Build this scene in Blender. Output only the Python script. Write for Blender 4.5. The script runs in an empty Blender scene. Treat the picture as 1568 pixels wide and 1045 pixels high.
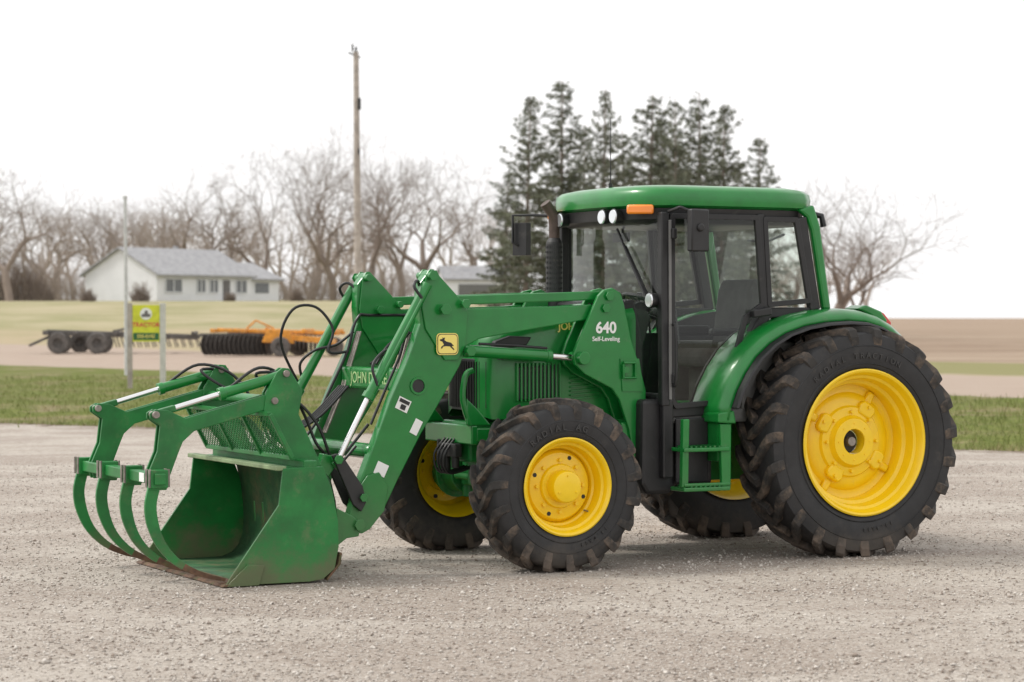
import bpy, bmesh, math, random
import numpy as np
from mathutils import Vector, Matrix
random.seed(7); rng=np.random.default_rng(7)
S=bpy.context.scene
R_=math.radians
# ------------------------------------------------------------ materials
def newmat(name):
    m=bpy.data.materials.new(name); m.use_nodes=True
    nt=m.node_tree; b=nt.nodes['Principled BSDF']
    return m,nt,b
def N(nt,t,**k):
    n=nt.nodes.new(t)
    for a,v in k.items(): setattr(n,a,v)
    return n
def noise(nt,scale,detail=4,rough=.55,vec=None,dist=0):
    n=N(nt,'ShaderNodeTexNoise'); n.inputs['Scale'].default_value=scale
    n.inputs['Detail'].default_value=detail; n.inputs['Roughness'].default_value=rough
    n.inputs['Distortion'].default_value=dist
    if vec is not None: nt.links.new(vec,n.inputs['Vector'])
    return n.outputs['Fac']
def ramp(nt,fac,a,b,smooth=True):
    n=N(nt,'ShaderNodeMapRange'); n.interpolation_type='SMOOTHSTEP' if smooth else 'LINEAR'
    nt.links.new(fac,n.inputs['Value'])
    n.inputs['From Min'].default_value=a; n.inputs['From Max'].default_value=b
    return n.outputs['Result']
def mix(nt,fac,a,b,blend='MIX'):
    n=N(nt,'ShaderNodeMix',data_type='RGBA',blend_type=blend)
    for sock,v in ((n.inputs['Factor'],fac),(n.inputs[6],a),(n.inputs[7],b)):
        if isinstance(v,(int,float)): sock.default_value=v
        elif isinstance(v,tuple): sock.default_value=(*v,1) if len(v)==3 else v
        else: nt.links.new(v,sock)
    return n.outputs[2]
def M(nt,op,a,b=None,c=None):
    n=N(nt,'ShaderNodeMath',operation=op)
    for i,v in enumerate((a,b,c)):
        if v is None: continue
        if isinstance(v,(int,float)): n.inputs[i].default_value=v
        else: nt.links.new(v,n.inputs[i])
    return n.outputs[0]
def bump(nt,b,h,strength,dist=.01):
    n=N(nt,'ShaderNodeBump'); n.inputs['Strength'].default_value=strength; n.inputs['Distance'].default_value=dist
    nt.links.new(h,n.inputs['Height']); nt.links.new(n.outputs[0],b.inputs['Normal'])
def pos(nt): return N(nt,'ShaderNodeNewGeometry').outputs['Position']
def mat(name,col,rough=.5,metal=0,coat=0,var=.1,vs=6,dust=None,bmp=0,bs=40,spec=.5,mud=None):
    m,nt,b=newmat(name); p=pos(nt)
    n1=noise(nt,vs,5,.6,p)
    lo=tuple(x*(1-var) for x in col); hi=tuple(min(1,x*(1+var)) for x in col)
    c=mix(nt,ramp(nt,n1,.3,.7),lo,hi)
    rr=M(nt,'MULTIPLY_ADD',noise(nt,vs*3,4,.6,p),.25*min(1,rough*1.5),rough-.1*min(1,rough*1.5))
    if dust:
        dc,amt,sc=dust
        d=ramp(nt,noise(nt,sc,7,.68,p),.62-amt*.35,.8)
        d=M(nt,'MULTIPLY',d,min(1,.35+amt))
        c=mix(nt,d,c,dc); rr=M(nt,'ADD',rr,M(nt,'MULTIPLY',d,.35))
    if mud:
        z=N(nt,'ShaderNodeSeparateXYZ'); nt.links.new(p,z.inputs[0])
        hh=M(nt,'ADD',z.outputs[2],M(nt,'MULTIPLY_ADD',noise(nt,4,5,.7,p),.8,-.4))
        k=M(nt,'MULTIPLY',M(nt,'SUBTRACT',1,ramp(nt,hh,0,mud[1])),mud[2])
        c=mix(nt,k,c,mud[0]); rr=M(nt,'ADD',rr,M(nt,'MULTIPLY',k,.4))
    nt.links.new(c,b.inputs['Base Color']); nt.links.new(rr,b.inputs['Roughness'])
    b.inputs['Metallic'].default_value=metal; b.inputs['Coat Weight'].default_value=coat
    b.inputs['Coat Roughness'].default_value=.12; b.inputs['Specular IOR Level'].default_value=spec
    if bmp: bump(nt,b,noise(nt,bs,5,.6,p),bmp)
    return m
DUST=(.33,.27,.21)
GREEN=mat('green_paint',(.005,.180,.027),.30,coat=.4,var=.10,dust=((.13,.18,.10),.10,5),spec=.45,mud=((.15,.15,.10),.9,.35))
GREEN_W=mat('worn_green_paint',(.008,.162,.030),.42,coat=.12,var=.25,vs=4,dust=((.16,.16,.085),.28,6),mud=((.19,.14,.09),.35,.55))
YEL=mat('yellow_paint',(.90,.60,.003),.36,coat=.35,var=.04,dust=((.58,.44,.12),.08,6))
YDEC=mat('decal_yellow',(.85,.70,.18),.5,var=.02)
PALE=mat('decal_faded',(.34,.52,.22),.5,var=.1)
WHITE=mat('decal_white',(.8,.8,.78),.5,var=.03)
BLACK=mat('black_plastic',(.014,.014,.015),.45,var=.2,dust=((.12,.11,.10),.10,7))
BLK2=mat('black_metal',(.020,.020,.020),.5,var=.2,dust=(DUST,.1,9))
HOSE=mat('rubber_hose',(.012,.012,.012),.4,var=.1)
TYRE=mat('tyre_rubber',(.020,.020,.021),.58,var=.2,dust=((.10,.09,.08),.12,5),bmp=.15,bs=90,mud=((.13,.11,.09),.30,.45))
TLET=mat('tyre_lettering',(.040,.039,.038),.6)
LUG=mat('tyre_lug_rubber',(.028,.026,.024),.72,var=.3,vs=9,dust=((.23,.17,.125),.58,7),bmp=.2,bs=70,mud=((.20,.16,.13),.25,.5))
CHROME=mat('chrome_rod',(.75,.75,.75),.16,metal=1,var=.03)
STEEL=mat('worn_steel',(.30,.27,.24),.5,metal=.6,var=.3,vs=12)
RUST=mat('rusty_edge',(.13,.07,.04),.75,var=.35,vs=14,bmp=.3,dust=((.03,.12,.04),.4,9))
DIRT=mat('dirty_bucket_interior',(.018,.100,.03),.65,var=.3,vs=5,dust=((.18,.125,.065),.48,3.5),bmp=.2,bs=25)
RUSTPIPE=mat('exhaust_rust',(.09,.065,.055),.5,metal=.5,var=.3)
AMBER=mat('amber_lens',(.9,.25,.01),.2,coat=1,var=.05)
RED=mat('red_lens',(.6,.02,.015),.2,coat=1,var=.05)
SEAT=mat('seat_fabric',(.09,.09,.085),.85,var=.2)
GREYP=mat('grey_plastic',(.16,.16,.155),.55,var=.1)
SILV=mat('lamp_lens',(.75,.77,.8),.12,metal=.6,var=.03)
def glassmat():
    m=bpy.data.materials.new('cab_glass'); m.use_nodes=True; nt=m.node_tree
    for n in list(nt.nodes): nt.nodes.remove(n)
    o=N(nt,'ShaderNodeOutputMaterial'); t=N(nt,'ShaderNodeBsdfTransparent'); g=N(nt,'ShaderNodeBsdfGlossy')
    t.inputs[0].default_value=(.88,.93,.89,1); g.inputs['Roughness'].default_value=.02
    lw=N(nt,'ShaderNodeLayerWeight'); lw.inputs[0].default_value=.5
    fac=M(nt,'MULTIPLY_ADD',M(nt,'POWER',lw.outputs['Facing'],4),.8,.045)
    mx=N(nt,'ShaderNodeMixShader'); nt.links.new(fac,mx.inputs[0])
    nt.links.new(t.outputs[0],mx.inputs[1]); nt.links.new(g.outputs[0],mx.inputs[2]); nt.links.new(mx.outputs[0],o.inputs[0])
    return m
GLASS=glassmat()
# ------------------------------------------------------------ geometry helpers
def join(*gs):
    V=[];F=[]
    for g in gs:
        if g is None: continue
        o=len(V); V+= [tuple(v) for v in g[0]]; F+=[tuple(i+o for i in f) for f in g[1]]
    return V,F
def prism(poly,y0,y1):
    n=len(poly)
    V=[(p[0],y0,p[1]) for p in poly]+[(p[0],y1,p[1]) for p in poly]
    F=[tuple(range(n)),tuple(range(2*n-1,n-1,-1))]+[(i,(i+1)%n,n+(i+1)%n,n+i) for i in range(n)]
    return V,F
def sheet(poly,y): return [(p[0],y,p[1]) for p in poly],[tuple(range(len(poly)))]
def box(x0,x1,y0,y1,z0,z1): return prism([(x0,z0),(x1,z0),(x1,z1),(x0,z1)],y0,y1)
def xf(g,m): return [tuple(m@Vector(v)) for v in g[0]],g[1]
def frame(d):
    d=d.normalized(); up=Vector((0,0,1)) if abs(d.z)<.9 else Vector((1,0,0))
    a=d.cross(up).normalized(); b=a.cross(d).normalized(); return a,b
def pipe(pts,r,n=10,sub=0,cap=True):
    P=[Vector(p) for p in pts]
    if sub:
        Q=[];L=[P[0]]+P+[P[-1]]
        for i in range(1,len(L)-2):
            for k in range(sub):
                t=k/sub;a,b,c,d=L[i-1:i+3]
                Q.append(.5*((2*b)+(c-a)*t+(2*a-5*b+4*c-d)*t*t+(3*b-a-3*c+d)*t**3))
        Q.append(P[-1]); P=Q
    rs=r if isinstance(r,(list,tuple)) else [r]*len(P)
    V=[];F=[];pa=None
    for i,p in enumerate(P):
        d=(P[min(i+1,len(P)-1)]-P[max(i-1,0)]).normalized()
        if pa is None: a,b=frame(d)
        else:
            a=(pa-d*pa.dot(d)).normalized(); b=a.cross(d)
        pa=a
        for k in range(n):
            t=2*math.pi*k/n; V.append(tuple(p+(a*math.cos(t)+b*math.sin(t))*rs[i]))
    for i in range(len(P)-1):
        for k in range(n): F.append((i*n+k,i*n+(k+1)%n,(i+1)*n+(k+1)%n,(i+1)*n+k))
    if cap: F+= [tuple(range(n)),tuple(range((len(P)-1)*n,len(P)*n))]
    return V,F
def cyl(p0,p1,r0,r1=None,n=24): return pipe([p0,p1],[r0,r0 if r1 is None else r1],n)
def beam(p0,p1,w,h,up=(0,1,0)):
    p0=Vector(p0);p1=Vector(p1);d=(p1-p0).normalized();a=Vector(up);a=(a-d*a.dot(d)).normalized();b=d.cross(a)
    V=[tuple(p+a*i*w/2+b*j*h/2) for p in (p0,p1) for i,j in((-1,-1),(1,-1),(1,1),(-1,1))]
    return V,[(0,1,2,3),(7,6,5,4),(0,1,5,4),(1,2,6,5),(2,3,7,6),(3,0,4,7)]
def lathe(prof,c,sg,n=64):
    V=[];F=[];m=len(prof)
    for i in range(n):
        t=2*math.pi*i/n
        for r,o in prof: V.append((c[0]+r*math.sin(t),c[1]+sg*o,c[2]+r*math.cos(t)))
    for i in range(n):
        j=(i+1)%n
        for k in range(m-1): F.append((i*m+k,j*m+k,j*m+k+1,i*m+k+1))
    return V,F
def obj(name,g,m,parent=None,bev=0,smooth=False,ang=35):
    me=bpy.data.meshes.new(name); me.from_pydata(g[0],[],g[1])
    bm=bmesh.new(); bm.from_mesh(me); bmesh.ops.recalc_face_normals(bm,faces=bm.faces); bm.to_mesh(me); bm.free()
    o=bpy.data.objects.new(name,me); S.collection.objects.link(o); me.materials.append(m)
    if parent: o.parent=parent
    if smooth:
        me.polygons.foreach_set('use_smooth',[True]*len(me.polygons)); me.set_sharp_from_angle(angle=R_(ang))
    if bev:
        b=o.modifiers.new('bevel','BEVEL'); b.width=bev; b.segments=2; b.limit_method='ANGLE'; b.angle_limit=R_(40); b.harden_normals=False
    return o
def empty(name,loc=(0,0,0),rz=0):
    e=bpy.data.objects.new(name,None); S.collection.objects.link(e); e.location=loc; e.rotation_euler=(0,0,rz); e.empty_display_size=.3; return e
# ------------------------------------------------------------ TRACTOR
T=empty('farm_tractor',(-.064,18.06,0),R_(27))
def P(name,g,m,bev=.006,smooth=False,ang=35): return obj(name,g,m,T,bev,smooth,ang)
def text(name,body,x,y,z,size,m,bold=0,parent=T):
    cu=bpy.data.curves.new(name,'FONT'); cu.body=body; cu.size=size; cu.extrude=.001; cu.offset=bold; cu.align_x='CENTER'; cu.align_y='CENTER'
    o=bpy.data.objects.new(name,cu); S.collection.objects.link(o); cu.materials.append(m); o.parent=parent; o.location=(x,y,z); o.rotation_euler=(R_(90),0,0); return o
def tyre(R,W,rim,nl,lh,c,sg,delta,lw):
    h=W/2
    prof=[(rim-.01,-h*.80),(rim+.02,-h*.93),(rim+.05,-h*.98),((R+rim)/2-.02,-h*1.03),(R-.13,-h*1.02),(R-.075,-h*.97),(R-lh-.012,-h*.86),(R-lh-.002,-h*.45),(R-lh,0)]
    prof=prof+[(r,-o) for r,o in prof[-2::-1]]
    car=lathe(prof,c,sg,96)
    rings=join(lathe([(rim+.055,h*.97),(rim+.06,h*1.015),(rim+.068,h*.98)],c,sg,96),lathe([(R-.165,h*1.0),(R-.16,h*1.045),(R-.15,h*1.0)],c,sg,96))
    V=[];F=[]
    for side in(-1,1):
        for k in range(nl):
            a0=2*math.pi*(k+(.5 if side>0 else 0))/nl
            st=[(-.02,R,R-lh-.02,0),(.30*h,R-.001,R-lh-.02,.25),(.62*h,R-.006,R-lh-.02,.62),(.9*h,R-.016,R-lh-.03,.93),(1.01*h,R-.035,R-.09,1.0),(1.06*h,R-.09,R-.11,1.03),(1.03*h,R-.15,R-.15,1.05)]
            o=len(V)
            for j,(off,ro,ri,t) in enumerate(st):
                a=a0+delta*t; w=lw*(1+.25*t)
                offi= off if j<4 else (.93*h if j==4 else (.99*h if j==5 else 1.0*h))
                for (rr,oo,ww) in ((ro,off,-w),(ro,off,w),(ri,offi,w*1.35),(ri,offi,-w*1.35)):
                    aa=a+ww/R
                    V.append((c[0]+rr*math.sin(aa),c[1]+sg*side*oo,c[2]+rr*math.cos(aa)))
            m=len(st)
            for j in range(m-1):
                for q in range(4): F.append((o+j*4+q,o+j*4+(q+1)%4,o+j*4+4+(q+1)%4,o+j*4+4+q))
            F.append((o,o+1,o+2,o+3)); e=o+4*(m-1); F.append((e,e+1,e+2,e+3))
    return car,rings,(V,F)
def bolts(c,sg,r,n,o,br,ph=0,L=.03):
    return join(*[cyl((c[0]+r*math.sin(2*math.pi*i/n+ph),c[1]+sg*(o-.01),c[2]+r*math.cos(2*math.pi*i/n+ph)),(c[0]+r*math.sin(2*math.pi*i/n+ph),c[1]+sg*(o+L),c[2]+r*math.cos(2*math.pi*i/n+ph)),br,n=6) for i in range(n)])
def arctext(body,c,r,y,a0,size,step):
    for i,ch in enumerate(body):
        if ch==' ': continue
        a=R_(a0+step*(i-(len(body)-1)/2))
        o=text('sidewall_letter',ch,c[0]+r*math.sin(a),y,c[2]+r*math.cos(a),size,TLET,.001)
        o.rotation_euler=(Matrix.Rotation(a,4,'Y')@Matrix.Rotation(R_(90),4,'X')).to_euler(); o.data.extrude=.003
RX,RZ,RR=2.475,.862,.89
FX,FZ,FR=-.035,.605,.63
for sg,nm in((-1,'left'),(1,'right')):
    c=(RX,sg*.90,RZ)
    car,ring,lug=tyre(RR,.47,.535,23,.05,c,sg,.27,.030)
    P('rear_tyre_'+nm,join(car,ring),TYRE,0,True,50); P('rear_tyre_lugs_'+nm,lug,LUG,.006)
    prof=[(.53,.19),(.548,.215),(.556,.235),(.545,.243),(.53,.236),(.515,.21),(.505,.185),(.485,.175),(.478,.15),(.47,.10),(.445,.085),(.435,.06),(.43,-.06),(.45,-.10),(.49,-.16),(.53,-.22),(.55,-.235),(.54,-.20)]
    P('rear_rim_'+nm,lathe(prof,c,sg,96),YEL,0,True)
    disc=[(.435,-.01),(.41,-.02),(.375,-.015),(.35,.010),(.31,.02),(.275,.025),(.26,.045),(.20,.05),(.185,.07),(.175,.09),(.10,.095),(.095,.09),(.09,.0)]
    P('rear_wheel_disc_'+nm,lathe(disc,c,sg,72),YEL,0,True)
    g=[]
    for i in range(4):
        a=2*math.pi*i/4+.55
        m=Matrix.Translation(c)@Matrix.Rotation(a,4,'Y')
        g.append(xf(prism([(-.06,.22),(.06,.22),(.08,.29),(.055,.33),(-.055,.33),(-.08,.29)],0,sg*.062),m))
        g.append(xf(prism([(-.035,.33),(.035,.33),(.03,.43),(-.03,.43)],sg*-.02,sg*.02),m))
    P('rear_wheel_bosses_'+nm,join(*g),YEL,.016,True)
    P('rear_wheel_bolts_'+nm,join(bolts(c,sg,.225,8,.045,.014),bolts(c,sg,.30,4,.06,.015,.55,.02),bolts(c,sg,.138,8,.09,.007,L=.008)),YEL,.002)
    P('rear_axle_'+nm,join(cyl((RX,sg*.2,RZ),(RX,sg*.905,RZ),.085),cyl((RX,sg*.2,RZ),(RX,sg*.62,RZ),.17)),BLK2,.004,True)
    P('rear_axle_end_'+nm,cyl((RX,sg*.9,RZ),(RX,sg*.965,RZ),.035),STEEL,.004)
    c=(FX,sg*.90,FZ)
    car,ring,lug=tyre(FR,.375,.335,19,.042,c,sg,.30,.024)
    P('front_tyre_'+nm,join(car,ring),TYRE,0,True,50); P('front_tyre_lugs_'+nm,lug,LUG,.005)
    prof=[(.33,.14),(.345,.165),(.352,.185),(.342,.192),(.33,.186),(.318,.165),(.312,.14),(.295,.13),(.288,.10),(.282,.05),(.268,.04),(.262,.02),(.26,-.05),(.275,-.08),(.31,-.14),(.335,-.18),(.345,-.19),(.34,-.17)]
    P('front_rim_'+nm,lathe(prof,c,sg,80),YEL,0,True)
    disc=[(.264,.0),(.25,.03),(.235,.045),(.16,.055),(.155,.075),(.15,.08),(.118,.082),(.115,.16),(.108,.175),(.095,.18),(.03,.182),(0,.182)]
    P('front_wheel_disc_'+nm,lathe(disc,c,sg,64),YEL,0,True)
    P('front_wheel_bolts_'+nm,join(bolts(c,sg,.185,8,.045,.015),bolts(c,sg,.08,3,.18,.008,L=.008)),YEL,.002)
    P('front_wheel_vents_'+nm,bolts(c,sg,.212,4,.046,.017,.4,.004),BLACK,0)
    P('valve_stem_'+nm,pipe([(c[0]+.2,c[1]+sg*.05,c[2]-.18),(c[0]+.21,c[1]+sg*.09,c[2]-.185)],.006,6),STEEL,0)
    P('front_hub_housing_'+nm,join(cyl((FX,sg*.52,FZ),(FX,sg*.88,FZ),.145),cyl((FX,sg*.50,FZ-.17),(FX,sg*.50,FZ+.17),.06),cyl((FX,sg*.70,FZ),(FX,sg*.74,FZ),.19)),GREEN_W,.006,True)
    P('front_mudguard_bracket_'+nm,beam((.05,sg*.45,.62),(.35,sg*.3,.95),.06,.05),BLK2)
arctext('RADIAL AG',(FX,0,FZ),.425,-1.094,-12,.062,7.5); arctext('14.9R24',(FX,0,FZ),.425,-1.094,150,.035,5)
arctext('RADIAL TRACTION',(RX,0,RZ),.655,-1.1425,-8,.06,5.0); arctext('18.4R38',(RX,0,RZ),.655,-1.1425,170,.04,3.6)
P('front_axle',join(beam((FX,-.52,.60),(FX,.52,.60),.14,.15,(1,0,0)),box(-.22,.25,-.16,.16,.55,.80),cyl((-.16,-.48,.6),(-.16,.48,.6),.025)),GREEN_W,.01)
P('chassis',join(box(-.15,1.0,-.2,.2,.62,1.05),box(.9,2.7,-.24,.24,.55,1.15),box(-.40,-.05,-.24,.24,.74,1.04)),GREEN_W,.02)
P('engine_block',join(box(-.1,.9,-.29,.29,.95,1.25),cyl((.1,-.33,1.16),(.4,-.33,1.16),.06),cyl((.55,-.30,.8),(.55,-.30,1.1),.07),box(.6,.9,-.5,-.25,.55,.9)),BLK2,.015)
P('subframe_rails',join(box(-.42,.85,-.40,-.34,.90,1.0),box(-.42,.85,.34,.40,.90,1.0),box(-.46,-.41,-.40,.40,.88,1.02),prism([(-.5,1.02),(-.3,1.02),(-.42,1.15),(-.5,1.22)],-.40,-.375),prism([(-.5,1.02),(-.3,1.02),(-.42,1.15),(-.5,1.22)],.375,.40),prism([(-.30,.90),(.0,.90),(-.05,.72),(-.22,.72)],-.37,-.345)),GREEN,.01)
P('subframe_guard',join(pipe([(-.46,-.38,1.02),(-.52,-.38,1.2),(-.50,-.38,1.38),(-.44,-.38,1.42)],.022,sub=5),pipe([(-.46,.38,1.02),(-.52,.38,1.2),(-.50,.38,1.38),(-.44,.38,1.42)],.022,sub=5)),GREEN,0,True)
P('front_valve_block',join(box(-.50,-.44,-.2,.05,.78,.88),cyl((-.47,-.15,.70),(-.47,-.15,.88),.03),cyl((-.47,.0,.66),(-.47,.0,.88),.03),cyl((-.44,.15,.70),(-.44,.15,.90),.035)),BLK2,.008)
def section(x,w,zt,zb,cr):
    pts=[(x,-w,zb),(x,-w*1.02,zb+.12),(x,-w*1.02,zt-cr*1.5)]
    for i in range(1,7):
        a=math.pi/2*i/6; pts.append((x,-w*1.02+w*.42*(1-math.cos(a)),zt-cr*1.5+cr*1.5*math.sin(a)*.93))
    pts.append((x,-w*.3,zt-.005)); pts.append((x,0,zt))
    return pts+[(p[0],-p[1],p[2]) for p in pts[-2::-1]]
secs=[section(*a) for a in((-.335,.20,1.60,1.12,.05),(-.32,.28,1.66,1.08,.07),(-.27,.35,1.72,1.06,.09),(-.18,.39,1.77,1.06,.1),(0,.405,1.82,1.07,.1),(.35,.42,1.88,1.10,.1),(.88,.44,1.93,1.14,.1))]
m=len(secs[0]);V=[p for s_ in secs for p in s_];F=[(i*m+k,i*m+k+1,(i+1)*m+k+1,(i+1)*m+k) for i in range(len(secs)-1) for k in range(m-1)]+[tuple(range(m)),tuple(range((len(secs)-1)*m,len(secs)*m))]
P('hood',(V,F),GREEN,0,True,40)
P('hood_side_seam',join(prism([(-.25,1.495),(.86,1.56),(.86,1.568),(-.25,1.503)],-.452,-.40),prism([(-.25,1.495),(.86,1.56),(.86,1.568),(-.25,1.503)],.40,.452)),BLACK,0)
V=[];F=[]
ys=np.linspace(-.33,.33,13)
for y in ys:
    x=-.365+.75*y*y
    V+= [(x,y,1.12),(x,y,1.50),(x+.06,y,1.50),(x+.06,y,1.12)]
for i in range(12):
    for q in range(4): F.append((i*4+q,i*4+(q+1)%4,i*4+4+(q+1)%4,i*4+4+q))
F+=[(0,1,2,3),(48,49,50,51)]
P('front_grille',(V,F),BLACK,.004,True)
P('grille_slats',join(*[box(-.375+.75*y*y,-.36+.75*y*y,y-.004,y+.004,1.14,1.48) for y in np.linspace(-.31,.31,22)]),BLK2,0)
P('headlights',join(prism([(-.30,1.56),(-.02,1.60),(.02,1.66),(-.16,1.67),(-.28,1.63)],-.425,-.36),prism([(-.30,1.56),(-.02,1.60),(.02,1.66),(-.16,1.67),(-.28,1.63)],.36,.425),box(-.345,-.3,-.27,.27,1.54,1.60)),BLACK,.01)
for sg in(-1,1):
    P('hood_louver_panel',prism([(-.10,1.20),(.24,1.22),(.24,1.46),(-.10,1.44)],sg*.408,sg*.425),BLK2,.004)
    P('hood_louvers',join(*[prism([(x,1.19),(x+.014,1.19),(x+.014,1.47),(x,1.47)],sg*.40,sg*.438) for x in np.arange(-.11,.25,.032)]),GREEN,.002)
    P('rear_hood_louvers',join(*[beam((.33,sg*.43,1.20+.03*i),(.58,sg*.435,1.22+.03*i),.03,.012) for i in range(6)]),GREEN,.002)
P('engine_side_panel',join(box(.28,.86,-.43,-.36,1.02,1.2),box(.28,.86,.36,.43,1.02,1.2)),GREEN,.01)
text('hood_lettering','JOHN DEERE',.44,-.451,1.735,.075,YDEC,.001)
# ---- loader
arm=[(-.925,2.10),(-.905,2.135),(-.875,2.14),(-.845,2.11),(-.67,1.935),(-.61,1.865),(.27,1.89),(.41,1.90),(.50,1.86),(.48,1.80),(.30,1.775),(-.29,1.685),(-.50,1.65),(-.60,1.60),(-.655,1.46),(-.84,1.16),(-.96,.98),(-1.14,.66),(-1.25,.45),(-1.36,.33),(-1.42,.30),(-1.49,.31),(-1.52,.38),(-1.46,.58),(-1.32,.92),(-1.19,1.24),(-1.05,1.53),(-.965,1.76),(-.975,1.88),(-.965,2.05)]
mast=[(.44,1.96),(.49,2.005),(.56,2.02),(.63,1.985),(.66,1.90),(.72,1.64),(.80,1.42),(.845,1.26),(.83,.80),(.80,.76),(.745,.77),(.70,.98),(.62,1.20),(.56,1.28),(.33,1.39),(.25,1.46),(.235,1.53),(.27,1.62),(.36,1.80)]
gpost=[(-2.03,1.43),(-1.99,1.46),(-1.94,1.455),(-1.84,1.30),(-1.87,1.14),(-1.70,.78),(-1.90,.775),(-1.95,.90),(-2.13,1.12),(-2.11,1.29)]
garm=[(-2.06,1.29),(-2.015,1.27),(-2.01,1.22),(-2.06,1.185),(-2.62,1.04),(-2.70,.97),(-2.73,.90),(-2.80,.72),(-2.85,.66),(-2.925,.655),(-2.95,.75),(-2.88,.91),(-2.86,1.08),(-2.93,1.13),(-2.93,1.165),(-2.89,1.19),(-2.81,1.185),(-2.68,1.127)]
for sg,nm in((-1,'left'),(1,'right')):
    def Y(a,b): return (sg*a,sg*b)
    P('loader_arm_'+nm,prism(arm,*Y(.51,.61)),GREEN,.008)
    kn=[(-.935,2.05),(-.925,2.11),(-.90,2.145),(-.87,2.145),(-.84,2.115),(-.655,1.93),(-.60,1.84),(-.62,1.60),(-.68,1.50),(-.78,1.50),(-.93,1.72),(-.955,1.86)]
    P('loader_knee_plate_'+nm,join(prism(kn,*Y(.612,.628)),prism(kn,*Y(.492,.508))),GREEN,.004)
    tip=[(-1.29,.72),(-1.22,.62),(-1.25,.45),(-1.36,.325),(-1.42,.295),(-1.50,.31),(-1.53,.38),(-1.47,.58),(-1.38,.70)]
    P('loader_arm_tip_'+nm,prism(tip,*Y(.612,.626)),GREEN,.004)
    P('loader_mast_'+nm,join(prism(mast,*Y(.63,.665)),prism(mast,*Y(.455,.49)),box(.70,.82,*sorted(Y(.35,.64)),.80,1.05)),GREEN,.008)
    P('leveling_link_'+nm,join(beam((-.68,sg*.56,1.925),(.50,sg*.56,1.965),.055,.065)),GREEN,.008)
    P('lift_cylinder_'+nm,join(cyl((-.60,sg*.585,1.565),(.08,sg*.585,1.522),.042),cyl((.05,sg*.585,1.523),(.09,sg*.585,1.521),.048),cyl((-.62,sg*.585,1.568),(-.58,sg*.585,1.564),.047)),GREEN,.004,True)
    P('lift_cylinder_rod_'+nm,cyl((.08,sg*.585,1.522),(.30,sg*.585,1.507),.024),CHROME,0,True)
    P('lift_cylinder_hose_'+nm,pipe([(-.5,sg*.60,1.615),(-.2,sg*.60,1.60),(.05,sg*.60,1.58)],.010),BLACK,0,True)
    P('lift_cylinder_eye_'+nm,cyl((.30,sg*.53,1.507),(.30,sg*.72,1.507),.048),GREEN,.005)
    P('tilt_cylinder_'+nm,join(cyl((-.93,sg*.655,2.04),(-1.385,sg*.655,1.25),.036),cyl((-1.37,sg*.655,1.275),(-1.395,sg*.655,1.235),.045),cyl((-.99,sg*.69,1.93),(-1.33,sg*.69,1.33),.012,n=8)),GREEN,.003,True)
    P('tilt_cylinder_rod_'+nm,cyl((-1.39,sg*.655,1.24),(-1.60,sg*.655,.84),.021),CHROME,0,True)
    P('bell_crank_'+nm,join(prism([(-1.66,.85),(-1.62,.86),(-1.57,.83),(-1.43,.63),(-1.40,.52),(-1.44,.45),(-1.50,.50)],*Y(.63,.66)),prism([(-1.66,.85),(-1.60,.85),(-1.57,.83),(-1.43,.63),(-1.40,.52),(-1.44,.45),(-1.50,.50)],*Y(.46,.49))),BLK2,.006)
    P('bucket_link_'+nm,join(beam((-1.63,sg*.6,.81),(-1.50,sg*.6,.70),.05,.06),prism([(-1.70,.86),(-1.63,.84),(-1.60,.78),(-1.72,.62),(-1.76,.70)],*Y(.52,.6)),prism([(-1.74,.45),(-1.66,.50),(-1.50,.42),(-1.44,.36),(-1.46,.28),(-1.55,.27),(-1.72,.15)],*Y(.63,.66)),prism([(-1.74,.45),(-1.66,.50),(-1.50,.42),(-1.44,.36),(-1.46,.28),(-1.55,.27),(-1.72,.15)],*Y(.46,.49))),GREEN,.006)
    pins=[]
    for (x,z,r) in((-.895,2.10,.028),(-.64,1.90,.025),(.53,1.96,.026),(.50,1.87,.024),(.30,1.507,.026),(-.60,1.565,.028),(-.80,1.86,.03),(-1.46,.36,.03),(-1.62,.82,.024),(-1.43,.55,.022)):
        pins.append(cyl((x,sg*.44,z),(x,sg*.685,z),r,n=16)); pins.append(cyl((x,sg*.682,z),(x,sg*.69,z),r*1.45,n=6))
    P('loader_pins_'+nm,join(*pins),GREEN,.003)
    P('arm_port_'+nm,cyl((-.985,sg*.50,1.32),(-.985,sg*.6145,1.32),.046),BLACK,0)
    P('arm_port_ring_'+nm,lathe([(.046,.60),(.048,.622),(.062,.622),(.066,.60)],(-.985,0,1.32),sg,32),GREEN,0,True)
    P('warning_decals_'+nm,join(xf(box(-.05,.05,0,.003,-.045,.045),Matrix.Translation((-1.10,sg*.6145,1.19))@Matrix.Rotation(R_(25),4,'Y')),xf(box(-.03,.03,0,.003,-.055,.055),Matrix.Translation((-1.00,sg*.6145,1.03))@Matrix.Rotation(R_(28),4,'Y')),xf(box(-.045,.045,0,.003,-.045,.045),Matrix.Translation((-1.27,sg*.6145,.74))@Matrix.Rotation(R_(25),4,'Y'))),WHITE,0)
    P('warning_icons_'+nm,join(xf(box(-.04,.04,0,.003,.01,.035),Matrix.Translation((-1.10,sg*.6185,1.19))@Matrix.Rotation(R_(25),4,'Y')),xf(box(-.015,.025,0,.003,-.035,.0),Matrix.Translation((-1.10,sg*.6185,1.19))@Matrix.Rotation(R_(25),4,'Y'))),BLACK,0)
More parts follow.
